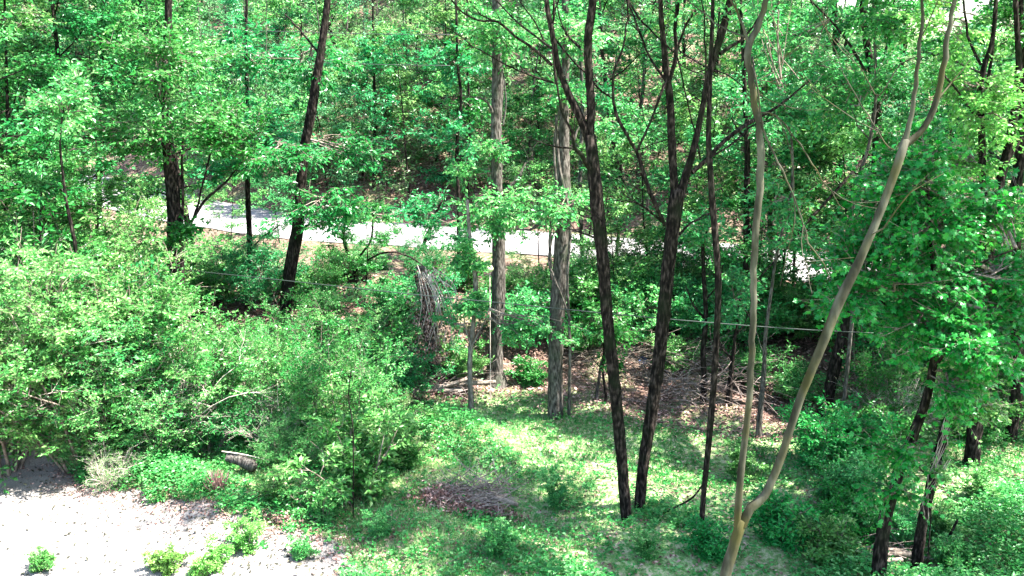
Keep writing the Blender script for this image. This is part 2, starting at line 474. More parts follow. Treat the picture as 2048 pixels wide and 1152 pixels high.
def gen_tree(seed, height=12, r0=0.12, start=0.3, limbs=14, limb_len=3.0, elev=(0.1, 0.8), subs=6, twigs=5, tw_len=0.5,
             per=8, size=0.12, aspect=0.5, flat=0.5, lean=0.04, droop=0.25, shape='kite', fork=False, density=1.0):
    """a tree at the origin; returns wood collector, leaf collector"""
    rs = np.random.RandomState(seed)
    wm, lm = MB(), MB()
    n = 9
    P = [np.array([0, 0, -0.3])]
    d = nrm(np.array([rs.normal(0, lean), rs.normal(0, lean), 1.0]))
    for i in range(n - 1):
        d = nrm(d + rs.normal(0, 0.05, 3) + np.array([0, 0, 0.03]))
        P.append(P[-1] + d * (height + 0.3) / (n - 1))
    P = np.array(P)
    tt = np.linspace(0, 1, n)
    Rr = r0 * (1.0 - 0.85 * tt) ** 0.9; Rr[0] *= 1.35
    Pc, Rc = catmull(P, Rr, 0.35)
    tube(wm, Pc, Rc, 9, 0.03, seed)
    A, Dr = [], []
    for i in range(limbs):
        t = start + (1 - start) * (i + rs.uniform(0, 1)) / limbs
        s, _ = polyat(P, min(t, 0.99))
        az = i * 2.4 + rs.normal(0, 0.4); el = rs.uniform(*elev)
        prof = math.sin(math.pi * min(0.98, 0.18 + 0.8 * (t - start) / (1 - start)) ** 0.8) * 0.75 + 0.3
        ln = limb_len * prof * rs.uniform(0.6, 1.2)
        B = branch(rs, s, (math.cos(az) * math.cos(el), math.sin(az) * math.cos(el), math.sin(el)), ln, 5, 0.13, 0.02)
        r = r0 * (1 - 0.8 * t) * 0.45
        tube(wm, B, np.linspace(r, r * 0.25, 5), 5)
        for j in range(subs):
            u = rs.uniform(0.22, 1.0)
            q, dd = polyat(B, u)
            sd = nrm(dd * 0.7 + np.cross(dd, [0, 0, 1]) * (1 if j % 2 else -1) * rs.uniform(0.5, 1.3) + np.array([0, 0, rs.normal(0, 0.15)]))
            sl = ln * rs.uniform(0.2, 0.45) * (1.2 - 0.5 * u)
            S = branch(rs, q, sd, sl, 4, 0.16, -0.01)
            tube(wm, S, np.linspace(r * 0.35, r * 0.1, 4), 3, cap=False)
            for k in range(3):
                p2, d2 = polyat(S, (k + 1) / 3.0)
                A.append(p2); Dr.append(d2)
    A = np.array(A); Dr = np.array(Dr)
    if density < 1:
        k = rs.uniform(0, 1, len(A)) < density
        A, Dr = A[k], Dr[k]
    a, b = twig_fan(rs, A, Dr, twigs, tw_len)
    tint = np.clip(np.repeat(rs.uniform(0.1, 0.85, len(A)), twigs), 0, 1)
    leaf_up(lm, MB(), rs, a, b, per, size, aspect, flat, shape, 0.006, tint, droop)
    prisms(wm, a, b, 0.006)
    return wm, lm

def gen_shrub(seed, height=2.5, spread=1.2, stems=12, subs=7, twigs=4, tw_len=0.35, per=9, size=0.07, aspect=0.4, flat=0.3, droop=0.1, arch=-0.06):
    rs = np.random.RandomState(seed)
    wm, lm = MB(), MB()
    A, Dr, TI = [], [], []
    for i in range(stems):
        az = i * 2.4 + rs.normal(0, 0.5); out = rs.uniform(0.05, 1.0) * spread / height
        d = (math.cos(az) * out, math.sin(az) * out, 1.0)
        ln = height * rs.uniform(0.65, 1.12) * (1.1 - 0.25 * out)
        S = branch(rs, (math.cos(az) * 0.12 * spread, math.sin(az) * 0.12 * spread, -0.1), d, ln, 7, 0.11, arch)
        tube(wm, S, np.linspace(0.010 + 0.006 * height, 0.004, 7), 5)
        ti = rs.uniform(0.25, 0.75)
        for j in range(subs):
            u = rs.uniform(0.12, 1.0)
            q, dd = polyat(S, u)
            a2 = rs.uniform(0, 6.28)
            sd = nrm(dd * 0.5 + np.array([math.cos(a2), math.sin(a2), 0.25]))
            B = branch(rs, q, sd, height * rs.uniform(0.14, 0.3), 4, 0.2, 0.0)
            tube(wm, B, np.linspace(0.006, 0.003, 4), 3, cap=False)
            for k in range(3):
                p2, d2 = polyat(B, (k + 1) / 3.0); A.append(p2); Dr.append(d2); TI.append(ti + rs.normal(0, 0.1))
    A = np.array(A); Dr = np.array(Dr)
    a, b = twig_fan(rs, A, Dr, twigs, tw_len, 0.8, 0.15)
    leaf_up(lm, MB(), rs, a, b, per, size, aspect, flat, 'kite', 0.003, np.clip(np.repeat(TI, twigs), 0, 1), droop)
    prisms(wm, a, b, 0.003)
    return wm, lm

PROTO = {}
def proto(key, gen, wood, leaf, trunk='trunk', crown='crown', **kw):
    wm, lm = gen(**kw)
    PROTO[key] = (wm.mesh(trunk, M[wood]), lm.mesh(crown, M[leaf], False), trunk, crown)

def plant(key, name, x, y, label, cat, group=None, s=1.0, rz=None, sink=0.05, leaf=None, tilt=(0, 0)):
    tm, cm, tn, cn = PROTO[key]
    o = empty(name, (x, y, gz(x, y) - sink), random.uniform(0, 6.28) if rz is None else rz, s)
    o.rotation_euler[0], o.rotation_euler[1] = tilt
    for mm, nn in ((tm, tn), (cm, cn)):
        c = bpy.data.objects.new(nn, mm); col.objects.link(c); c.parent = o
        if leaf and nn == cn:
            c.material_slots[0].link = 'OBJECT'; c.material_slots[0].material = M[leaf]
    return tag(o, label, cat, group)

random.seed(11)

# ------------------------------------------------------------------ traced trees: real trunks at their own distances
def traced(name, label, Y, stems, bark, cat='tree', group=None, crowns=(), leaf='leaf_mid', top=None, lsize=0.10, lshape='kite',
           step=0.18, rough=0.06, seed=1, tw=6, per=8, twl=0.45, twigs_extra=0, laspect=0.55, flat=0.5, twmat=None, droop=0.25, extra=0):
    """stems: list of (partname, [(px,py,width_px[,dY])...]); the first is the trunk and starts at the ground"""
    rs = np.random.RandomState(seed)
    first = stems[0][1][0]
    p0, _ = W(first[0], first[1], Y)
    base = np.array([p0[0], Y, gz(p0[0], Y)])
    root = empty(name, tuple(base))
    tag(root, label, cat, group)
    trunk = MB(); trunkparts = []
    tips = []
    for si, (pn, pts) in enumerate(stems):
        P, Rr = [], []
        for j, q in enumerate(pts):
            dY = q[3] if len(q) > 3 else (0 if si == 0 else None)
            if dY is None: dY = 0.0
            p, m = W(q[0], q[1], Y + dY)
            P.append(p); Rr.append(max(q[2] * m * 0.41, 0.003))
        P = np.array(P); Rr = np.array(Rr)
        if si == 0:
            g = P[0].copy(); g[2] = gz(g[0], g[1]) - 0.15
            if P[0][2] > g[2] + 0.1:
                P = np.vstack([g, P]); Rr = np.concatenate([[Rr[0] * 1.25], Rr])
            else:
                P[0] = g; b_ = Rr[0]; Rr[0] *= 1.9
                P = np.insert(P, 1, g + (P[1] - g) * min(.4, .38 / np.linalg.norm(P[1] - g)), 0); Rr = np.insert(Rr, 1, b_ * 1.12)
        Pc, Rc = catmull(P, Rr, step)
        big = Rr.max() > 0.035
        if not big:
            Pc = Pc + rs.normal(0, 0.012, Pc.shape) * np.linspace(0, 1, len(Pc))[:, None]
        mb = trunk if pn == 'trunk' else MB()
        if extra and pn == 'limb':
            for k in range(extra):
                u = rs.uniform(0.25, 0.98); q, dd = polyat(Pc, u)
                r0 = float(np.interp(u, np.linspace(0, 1, len(Rc)), Rc)) * 0.4
                sd = nrm(dd * 0.8 + rs.normal(0, 0.6, 3) * np.array([1, 0.8, 0.5]) + np.array([0, 0, 0.15]))
                ln_ = rs.uniform(0.3, 1.1)
                Bt = branch(rs, q - base, sd, ln_, 6, 0.14, 0.04)
                r0 = min(max(r0, 0.004), 0.009)
                tube(mb, Bt, np.linspace(r0, 0.002, 6), 4)
                q2, d2 = polyat(Bt, 0.5)
                tube(mb, branch(rs, q2, nrm(d2 + rs.normal(0, 0.6, 3)), ln_ * 0.4, 4, 0.15, 0.03), np.linspace(r0 * 0.6, 0.002, 4), 4)
        tube(mb, Pc - base, Rc, 16 if big else 6, rough if big else 0.04, seed + si)
        if pn != 'trunk':
            mb.obj(pn, M[bark], root)
        tips.append(Pc)
    trunk.obj('trunk', M[bark], root)
    if crowns:
        wm, lm = MB(), MB()
        for (cx, cy, rpx, cnt, dY) in crowns:
            c, m = W(cx, cy, Y + dY)
            r = rpx * m
            # nearest wood point: twigs grow from limbs that reach the clump
            allp = np.concatenate(tips)
            src = allp[np.argmin(np.linalg.norm(allp - c, axis=1))]
            A, D = [], []
            for k in range(cnt):
                tgt = c + nrm(rs.normal(0, 1, 3)) * r * rs.uniform(0.15, 1.0) ** 0.6 * np.array([1, 1, 0.65])
                st = src + (c - src) * rs.uniform(0.0, 0.85) + rs.normal(0, 0.08, 3)
                mid = (st + tgt) / 2 + rs.normal(0, 0.08, 3) * np.linalg.norm(tgt - st)
                B, br = catmull([st, mid, tgt], [0.012, 0.008, 0.004], 0.4)
                tube(wm, B - base, br, 4, cap=False)
                for u in (0.6, 0.8, 1.0):
                    p2, d2 = polyat(B, u); A.append(p2 - base); D.append(d2)
            # the limb that carries the clump
            B, br = catmull([src, (src + c) / 2 + rs.normal(0, 0.1, 3), c], [0.03, 0.02, 0.01], 0.4)
            tube(wm, B - base, br, 5, cap=False)
            A = np.array(A); D = np.array(D)
            a, b = twig_fan(rs, A, D, tw, twl)
            leaf_up(lm, wm, rs, a, b, per, lsize, laspect, flat, lshape, 0.004, np.repeat(rs.uniform(0.2, 0.8, len(A)), tw), droop)
        merge_obj('crown', lm, wm, M[leaf], M[twmat or 'twig'], root)
    return root

M['twig_mid'] = barkmat('twig_mid', (0.06, 0.045, 0.04), (0.16, 0.12, 0.105), (0.34, 0.28, 0.25), bump=0.1)

# ------------------------------------------------------------------ prototypes
proto('t1', gen_tree, 'bark_dark', 'leaf_far', seed=1, height=13, r0=0.13, start=0.18, limbs=20, limb_len=3.2, subs=7, twigs=4, per=7, size=0.17, tw_len=0.55)
proto('t2', gen_tree, 'bark_dark', 'leaf_far', seed=2, height=15, r0=0.15, start=0.3, limbs=18, limb_len=3.6, subs=7, twigs=4, per=7, size=0.17, tw_len=0.55)
proto('t3', gen_tree, 'bark_dark', 'leaf_emerald', seed=3, height=8, r0=0.07, start=0.12, limbs=16, limb_len=2.8, elev=(0.0, 0.5), subs=7, twigs=4, per=7, size=0.15, tw_len=0.5, flat=0.75)
proto('t4', gen_tree, 'bark_grey', 'leaf_mid', seed=4, height=16, r0=0.17, start=0.35, limbs=18, limb_len=3.4, subs=6, twigs=4, per=7, size=0.17, tw_len=0.55)
proto('t5', gen_tree, 'bark_dark', 'leaf_emerald', seed=5, height=5.5, r0=0.045, start=0.15, limbs=14, limb_len=1.9, elev=(0.0, 0.5), subs=6, twigs=4, per=7, size=0.12, tw_len=0.4, flat=0.75)
proto('t6', gen_tree, 'bark_dark', 'leaf_light', seed=6, height=10, r0=0.09, start=0.22, limbs=20, limb_len=2.6, subs=7, twigs=5, per=9, size=0.105, tw_len=0.5, aspect=0.5)
proto('s1', gen_shrub, 'twig', 'leaf_light', trunk='stems', crown='foliage', seed=21, height=3.2, spread=1.7, stems=15, subs=10, per=10, size=0.075, aspect=0.5, flat=0.45)
proto('s2', gen_shrub, 'twig', 'leaf_mid', trunk='stems', crown='foliage', seed=22, height=2.5, spread=1.6, stems=16, subs=10, per=10, size=0.068, aspect=0.48, flat=0.45)
proto('s3', gen_shrub, 'twig', 'leaf_emerald', trunk='stems', crown='foliage', seed=23, height=2.0, spread=1.3, stems=14, subs=8, per=7, size=0.11, aspect=0.55, flat=0.6)
proto('s4', gen_shrub, 'twig', 'leaf_light', trunk='stems', crown='foliage', seed=24, height=4.4, spread=1.9, stems=16, subs=13, per=10, size=0.082, aspect=0.5, flat=0.45)
proto('s5', gen_shrub, 'twig', 'leaf_light', trunk='stems', crown='foliage', seed=25, height=0.8, spread=0.5, stems=9, subs=6, per=7, size=0.075, aspect=0.5, tw_len=0.15, flat=0.5)
proto('s6', gen_shrub, 'twig', 'leaf_light', trunk='stems', crown='foliage', seed=26, height=1.5, spread=0.8, stems=7, subs=7, per=8, size=0.10, aspect=0.5, tw_len=0.2, flat=0.6)

proto('s7', gen_shrub, 'twig', 'leaf_light', trunk='stems', crown='foliage', seed=27, height=4.2, spread=1.0, stems=5, subs=12, twigs=4, per=7, size=0.115, aspect=0.5, tw_len=0.4, flat=0.55)
proto('s8', gen_shrub, 'twig_pale', 'leaf_light', trunk='stems', crown='foliage', seed=28, height=2.2, spread=1.3, stems=22, subs=8, twigs=3, per=3, size=0.07, aspect=0.4, tw_len=0.35, flat=0.3)
proto('t9', gen_tree, 'bark_grey', 'leaf_far', seed=9, height=12, r0=0.075, start=0.3, limbs=16, limb_len=1.9, elev=(0.5, 1.1), subs=5, twigs=2, per=5, size=0.13, tw_len=0.5, density=0.22)
proto('t8', gen_tree, 'bark_dark', 'leaf_mid', seed=8, height=15, r0=0.14, start=0.66, limbs=20, limb_len=3.6, subs=8, twigs=5, per=7, size=0.14, tw_len=0.55)
proto('t7', gen_tree, 'bark_dark', 'leaf_light', seed=7, height=6.5, r0=0.045, start=0.15, limbs=15, limb_len=2.3, elev=(0.0, 0.5), subs=6, twigs=4, per=6, size=0.14, tw_len=0.45, flat=0.7, density=0.8)

# ------------------------------------------------------------------ woods on the hillside beyond the road
rs = np.random.RandomState(77)
cnt = 0
placed = []
for Y0 in np.arange(41, 112, 4.6):
    half = Y0 * 0.66 + 3
    step = 4.4 + (Y0 - 41) * 0.045
    for x0 in np.arange(-half, half, step):
        x = x0 + rs.uniform(-1.8, 1.8); y = Y0 + rs.uniform(-2, 2)
        if y < yfar(x) + 1.3: continue
        px = 1024 + FPX * x / (y * 0.98)
        # open, brown patch of hillside left of centre and right of centre
        if 600 < px < 1060 and y < 75 and rs.uniform() < 0.6: continue
        if y > 44 and 0.42 < x / y < 0.58 and rs.uniform() < .85: continue
        if x > 11 and y > 52 and rs.uniform() < 0.2 + 0.65 * min(1, (x - 11) / 14): continue
        cnt += 1
        near = y < 55
        k = rs.choice(['t1', 't2', 't3', 't4'] if not near else ['t1', 't3', 't3', 't5', 't2'])
        plant(k, 'woodland_tree', x, y,
              'slender green tree standing among the woods beyond the sunlit road', 'tree',
              'trees of the wood beyond the sunlit road', s=rs.uniform(0.8, 1.2), rz=rs.uniform(0, 6.28), leaf=(['leaf_light', 'leaf_far', 'leaf_yellow', 'leaf_far'] if px > 1100 else ['leaf_far', 'leaf_far', 'leaf_light', 'leaf_emerald'])[cnt % 4],
              tilt=(rs.normal(0, 0.04), rs.normal(0, 0.04)))
# seedlings and brush on the hillside: nobody could count them
um_w, um_l = MB(), MB()
n = 7500
yy = rs.uniform(0, 1, n) ** 0.8 * 62 + 36; xx = rs.uniform(-1, 1, n) * (yy * 0.62 + 3)
ok = (yy > yfar(xx) + 1.0) & (fbm(xx * 0.8, yy * 0.8) > np.where((xx / yy > -.24) & (xx / yy < .02), 0.13, 0.0))
xx, yy = xx[ok], yy[ok]
base = np.stack([xx, yy, hgt(xx, yy)], -1)
C, D = [], []
st, en = [], []
for b in base:
    h = rs.uniform(0.6, 2.6)
    top = b + np.array([rs.normal(0, 0.25), rs.normal(0, 0.25), h]); st.append(b); en.append(top)
    for u in np.linspace(0.35, 1, 5):
        C.append(b + (top - b) * u); a_ = rs.uniform(0, 6.28); D.append((math.cos(a_), math.sin(a_), 0.1))
prisms(um_w, st, en, 0.02)
a, b = twig_fan(rs, np.array(C), np.array(D), 4, 0.7, 0.9)
leaf_up(um_l, um_w, rs, a, b, 5, 0.17, 0.55, 0.75, 'kite', 0.006, np.repeat(rs.uniform(0.1, 0.9, len(C)), 4), 0.1)
root = empty('undergrowth', (0, 0, 0)); tag(root, 'green seedlings and brush covering the hillside beyond the road', 'undergrowth', kind='stuff')
um_w.obj('stems', M['twig'], root); um_l.obj('foliage', M['leaf_far'], root, False)

# ------------------------------------------------------------------ traced trees
T = {}
# near forked sapling, close to the camera
traced('forked_sapling', 'smooth olive brown forked sapling nearest the viewer, splitting low into two leaning stems', 7.0, [
    ('trunk', [(1395, 1400, 30.8), (1425, 1250, 29.1), (1450, 1152, 27.5), (1468, 1090, 26.8), (1484, 1040, 25.9)]),
    ('limb', [(1474, 1060, 18.3), (1480, 960, 16.9), (1492, 860, 16.2), (1500, 780, 16.2), (1504, 680, 16.2), (1507, 560, 16.9), (1513, 430, 17.6), (1521, 330, 18.3), (1518, 250, 17.6), (1508, 190, 16.9), (1497, 130, 16.9), (1497, 95, 17.6), (1515, 60, 16.9), (1528, 20, 14.8), (1536, -20, 14.1), (1545, -120, 12.0), (1530, -300, 8.4)]),
    ('limb', [(1484, 1050, 22.9), (1502, 1015, 22.1), (1530, 990, 20.4), (1560, 920, 19.6), (1583, 850, 19.6), (1603, 790, 20.4), (1640, 700, 22.1), (1680, 600, 24.6), (1712, 535, 22.1), (1745, 460, 19.6), (1775, 385, 19.6), (1800, 315, 21.3), (1812, 280, 20.4)]),
    ('limb', [(1810, 285, 14.1), (1822, 230, 11.4), (1832, 170, 10.6), (1840, 90, 9.7), (1848, 0, 7.9), (1855, -150, 7.0)]),
    ('limb', [(1808, 290, 17.6), (1840, 265, 15.8), (1868, 215, 15.8), (1885, 140, 15.0), (1895, 70, 13.2), (1908, 0, 11.4), (1925, -150, 7.9)]),
    ('limb', [(1497, 85, 8.8), (1485, 50, 6.0), (1462, 0, 5.0), (1440, -60, 3.0)]),
    ('limb', [(1495, 75, 5.0, .1), (1460, 62, 4.0, .2), (1400, 22, 3.0, .4), (1360, -20, 2.0, .5)]),
    ('limb', [(1520, 245, 6.0, -.1), (1540, 290, 5.0, -.1), (1572, 360, 4.0, -.1), (1600, 430, 4.0, -.1), (1625, 500, 3.0, -.1), (1655, 560, 2.0, -.1)]),
    ('limb', [(1505, 115, 5.0), (1512, 160, 4.0, -.1), (1522, 215, 4.0, -.1), (1528, 280, 3.0, -.1)]),
    ('limb', [(1522, 225, 4.0, .3), (1554, 232, 4.0, .4), (1600, 290, 4.0, .6), (1649, 365, 3.0, .8), (1690, 420, 2.0, 1)]),
    ('limb', [(1550, 228, 3.0, .4), (1572, 270, 3.0, .4), (1586, 340, 3.0, .5), (1589, 410, 3.0, .5), (1580, 490, 2.0, .6), (1560, 570, 2.0, .6)]),
    ('limb', [(1842, 110, 3.0, .5), (1800, 130, 3.0, .6), (1760, 190, 3.0, .7), (1740, 170, 2.0, .8), (1700, 110, 2.0, .9), (1650, 60, 1.5, 1)]),
    ('limb', [(1825, 220, 3.0, .5), (1790, 300, 3.0, .6), (1745, 245, 3.0, .8), (1690, 150, 2.0, .9), (1640, 20, 2.0, 1)]),
    ('limb', [(1516, 160, 3.0, -.1), (1555, 140, 2.0, -.1), (1572, 105, 2.0, -.1)]),
    ('limb', [(1516, 160, 3.0, -.1), (1545, 165, 2.0, -.1), (1570, 172, 2.0, -.1)]),
], 'bark_olive', seed=3, rough=0.035, step=0.10, extra=1, crowns=[(1720,-330,330,34,0.5),(1500,-330,200,16,0)], leaf='leaf_mid', lsize=0.10)

# twin dark trunks of the clearing
traced('twin_trunk_tree', 'dark twin trunk tree leaning left, one of a V shaped pair in the clearing', 14.9, [
    ('trunk', [(1252, 1032, 28), (1246, 950, 27), (1238, 860, 28), (1228, 760, 28), (1217, 660, 29), (1209, 560, 30), (1201, 470, 31), (1192, 390, 31), (1186, 330, 30), (1180, 270, 28)]),
    ('limb', [(1182, 290, 22), (1160, 235, 20), (1138, 190, 17), (1120, 145, 14), (1112, 110, 13), (1103, 60, 13), (1094, 10, 12), (1088, -60, 10), (1075, -160, 8)]),
    ('limb', [(1180, 275, 22), (1182, 210, 21), (1178, 150, 19), (1176, 80, 20), (1184, 20, 19), (1190, -60, 17), (1200, -180, 14), (1205, -300, 9)]),
    ('limb', [(1112, 168, 7), (1108, 110, 6), (1106, 50, 6), (1108, 0, 5), (1112, -70, 4)]),
    ('limb', [(1106, 165, 7, -.2), (1050, 147, 5, -.5), (996, 121, 4, -.8), (928, 79, 3, -1.2), (876, 42, 2, -1.4)]),
    ('limb', [(1104, 130, 8, -.1), (1070, 100, 7, -.3), (1032, 73, 6, -.4), (996, 43, 6, -.6), (954, 42, 5, -.8), (915, 18, 4, -1), (890, -15, 3, -1.1)]),
    ('limb', [(998, 44, 4, -.6), (960, 30, 3, -.7), (935, 0, 2, -.8)]),
    ('limb', [(1102, 96, 6, .2), (1060, 64, 5, .4), (1020, 32, 4, .6), (992, -5, 3, .8)]),
    ('limb', [(1088, 82, 5, .3), (1070, 45, 4, .4), (1042, 5, 3, .5), (1030, -30, 2, .6)]),
    ('limb', [(1178, 335, 13, -.1), (1163, 310, 11, -.3), (1149, 295, 9, -.4), (1144, 262, 7, -.5), (1126, 230, 6, -.5), (1114, 170, 5, -.6), (1104, 100, 3, -.7)]),
    ('limb', [(1150, 297, 6, -.4), (1120, 295, 5, -.6), (1095, 290, 4, -.8), (1073, 280, 2, -.9)]),
    ('limb', [(1110, 78, 5, .1), (1145, 120, 4, .2), (1183, 160, 5, .3), (1205, 182, 5, .5), (1222, 195, 4, .6)]),
    ('limb', [(1160, 95, 8, .1), (1135, 70, 5, .2), (1118, 30, 4, .3), (1110, -10, 3, .3)]),
    ('limb', [(1188, 475, 6, -.2), (1165, 466, 5, -.3), (1143, 460, 3, -.4), (1110, 452, 2, -.6)]),
    ('limb', [(1215, 490, 6, -.2), (1203, 445, 4, -.3), (1192, 425, 3, -.3)]),
], 'bark_dark', seed=8, rough=0.05, extra=4, crowns=[(1180, -260, 240, 9, 0), (1000, -170, 200, 7, -1)], leaf='leaf_light', lsize=0.10)

traced('twin_trunk_tree', 'dark right hand trunk of the V shaped pair, forking high into many bare limbs', 15.2, [
    ('trunk', [(1279, 1012, 26), (1285, 940, 26), (1297, 860, 28), (1312, 760, 30), (1322, 680, 31), (1330, 600, 31), (1338, 520, 32), (1346, 450, 34), (1352, 400, 36), (1357, 380, 38)]),
    ('limb', [(1352, 400, 24), (1346, 340, 20), (1343, 270, 19), (1340, 200, 18), (1334, 150, 16), (1328, 90, 13), (1323, 40, 12), (1321, -10, 11), (1316, -120, 9)]),
    ('limb', [(1358, 400, 24), (1372, 350, 20), (1384, 310, 17), (1396, 260, 15), (1408, 200, 14), (1418, 150, 15), (1432, 105, 16), (1446, 60, 17), (1458, 10, 17), (1470, -60, 14), (1480, -180, 10)]),
    ('limb', [(1336, 170, 12), (1352, 110, 10), (1350, 60, 9), (1356, 10, 9), (1362, -60, 8)]),
    ('limb', [(1350, 112, 6), (1372, 50, 6), (1396, 10, 6), (1410, -30, 5)]),
    ('limb', [(1349, 105, 4, .1), (1310, 70, 4, .2), (1275, 30, 5, .3), (1250, -5, 4, .4)]),
    ('limb', [(1330, 450, 9, -.1), (1318, 425, 9, -.2), (1300, 385, 9, -.3), (1287, 345, 9, -.3), (1274, 305, 8, -.3), (1262, 285, 8, -.3), (1240, 245, 8, -.4), (1226, 200, 7, -.4), (1227, 150, 6, -.4), (1246, 90, 5, -.4), (1256, 20, 5, -.4), (1255, -40, 4, -.4)]),
    ('limb', [(1272, 305, 6, -.3), (1298, 250, 6, -.3), (1318, 195, 6, -.2), (1331, 160, 6, -.1)]),
    ('limb', [(1330, 160, 7, .1), (1300, 115, 6, .2), (1278, 60, 6, .2), (1262, 20, 5, .3), (1248, -30, 4, .3)]),
    ('limb', [(1275, 300, 4, -.3), (1305, 290, 3, -.4), (1335, 278, 2, -.5)]),
    ('limb', [(1326, 445, 6, -.1), (1285, 412, 5, -.3), (1255, 402, 4, -.5), (1226, 402, 2, -.7)]),
    ('limb', [(1358, 470, 7, .1), (1382, 445, 6, .2), (1410, 432, 4, .3), (1445, 415, 2, .4)]),
    ('limb', [(1384, 345, 11, .1), (1410, 322, 11, .2), (1440, 290, 10, .3), (1470, 265, 10, .4), (1505, 242, 9, .5), (1560, 210, 6, .7), (1620, 160, 4, .9)]),
    ('limb', [(1420, 315, 6, .2), (1460, 290, 5, .4), (1500, 255, 5, .6), (1540, 240, 3, .7)]),
    ('limb', [(1440, 108, 9, .1), (1462, 92, 8, .2), (1485, 78, 6, .3), (1515, 40, 5, .4), (1540, 0, 4, .5)]),
    ('limb', [(1352, 105, 4, -.1), (1366, 160, 4, -.2), (1378, 220, 4, -.2), (1394, 280, 4, -.2), (1402, 320, 5, -.1)]),
], 'bark_dark', seed=9, rough=0.05, extra=4, crowns=[(1350, -230, 240, 8, 0), (1560, -180, 260, 9, 1), (1400, -40, 130, 6, 0)], leaf='leaf_light', lsize=0.10)

traced('slim_tree', 'tall slim single dark stem tree standing alone right of the V shaped pair', 14.0, [
    ('trunk', [(1402, 1062, 13), (1408, 980, 13), (1418, 880, 14), (1427, 780, 15), (1433, 680, 16), (1437, 580, 16), (1433, 500, 16), (1426, 420, 15), (1421, 350, 14), (1417, 280, 13), (1419, 200, 12), (1421, 130, 11), (1424, 60, 10), (1426, -10, 9), (1425, -150, 7)]),
    ('limb', [(1417, 220, 5, -.1), (1412, 150, 4, -.2), (1409, 60, 4, -.2), (1403, 0, 3, -.3)]),
    ('limb', [(1424, 140, 5), (1432, 90, 5), (1440, 20, 4)]),
    ('limb', [(1423, 130, 3), (1395, 145, 3, -.1), (1350, 125, 2, -.2), (1280, 105, 2, -.4), (1200, 60, 2, -.6)]),
    ('limb', [(1425, 140, 3), (1458, 150, 3, -.2), (1490, 175, 2, -.4)]),
], 'bark_dark', seed=10, rough=0.04, extra=6, crowns=[(1425, -160, 150, 12, 0)], leaf='leaf_light')

# grey trunks behind the clearing
traced('grey_tree', 'pale grey thick trunk at the clearing edge, its upper part hung with dead vines', 19.6, [
    ('trunk', [(1111, 832, 40), (1111, 740, 36), (1113, 650, 36), (1119, 560, 37), (1124, 480, 37), (1126, 400, 34), (1126, 320, 30), (1128, 240, 24), (1130, 170, 20), (1132, 80, 18), (1130, -20, 16), (1130, -160, 12)]),
    ('vine', [(1138, 830, 9, -.15), (1140, 700, 7, -.2), (1135, 560, 6, -.25), (1140, 440, 7, -.25), (1118, 330, 8, -.2), (1112, 230, 6, -.2)]),
    ('vine', [(1103, 560, 6, -.3), (1100, 470, 8, -.3), (1112, 380, 7, -.3), (1108, 290, 5, -.3), (1120, 210, 5, -.3)]),
    ('vine', [(1142, 640, 5, -.35), (1110, 560, 5, -.4), (1098, 520, 4, -.3), (1106, 470, 6, -.3)]),
    ('limb', [(1102, 448, 9), (1080, 446, 7), (1060, 460, 6), (1030, 458, 3)]),
    ('limb', [(1140, 300, 7, .1), (1165, 240, 5, .3), (1190, 190, 4, .4)]),
], 'bark_grey', seed=12, rough=0.03, crowns=[(1128, 410, 60, 9, -.5), (1120, -120, 200, 7, 0), (1135, 60, 95, 12, -.7), (1125, 190, 50, 5, -.5)], leaf='leaf_light', lsize=0.10)

traced('grey_tree', 'grey trunk with a lit right edge, standing left of the vine hung one', 21.6, [
    ('trunk', [(990, 768, 37), (992, 700, 34), (995, 620, 33), (998, 540, 32), (998, 470, 30), (995, 400, 26), (993, 330, 26), (992, 250, 26), (995, 190, 27), (995, 130, 26), (994, 60, 24), (994, -40, 22), (994, -200, 17)]),
    ('limb', [(1000, 392, 9), (1020, 375, 8), (1040, 350, 6), (1052, 325, 4)]),
    ('limb', [(985, 225, 8, -.1), (975, 205, 6, -.2), (958, 195, 4, -.4), (930, 194, 3, -.6)]),
    ('vine', [(1006, 250, 5, -.3), (1012, 200, 4, -.3), (1006, 140, 4, -.3)]),
], 'bark_grey', seed=13, rough=0.05, extra=5, crowns=[(1010, 415, 75, 12, -.8), (955, 430, 45, 7, -.8), (990, -150, 220, 8, 0), (1000, 60, 80, 14, -.7), (985, 300, 45, 4, -.4), (930, 350, 60, 4, 0)], leaf='leaf_light', lsize=0.105)

traced('leaning_tree', 'dark trunk leaning to the right above the thicket, crossing the sunlit road', 22.5, [
    ('trunk', [(568, 650, 26), (574, 590, 29), (582, 530, 30), (592, 470, 28), (600, 410, 25), (604, 350, 23), (610, 290, 22), (624, 220, 24), (632, 160, 22), (642, 100, 19), (652, 30, 16), (660, -50, 14), (668, -200, 10)]),
    ('limb', [(606, 345, 7), (585, 300, 6, -.3), (560, 280, 4, -.6)]),
    ('limb', [(598, 430, 7), (640, 400, 6, -.3), (690, 385, 4, -.6)]),
    ('limb', [(640, 110, 6), (600, 60, 5, .3), (570, 30, 4, .5)]),
], 'bark_dark', seed=14, rough=0.07, crowns=[(640, 400, 110, 14, -1), (560, 330, 90, 10, -1), (600, 130, 120, 10, .5), (700, 300, 90, 8, 0)], leaf='leaf_emerald', lsize=0.12, flat=0.75)

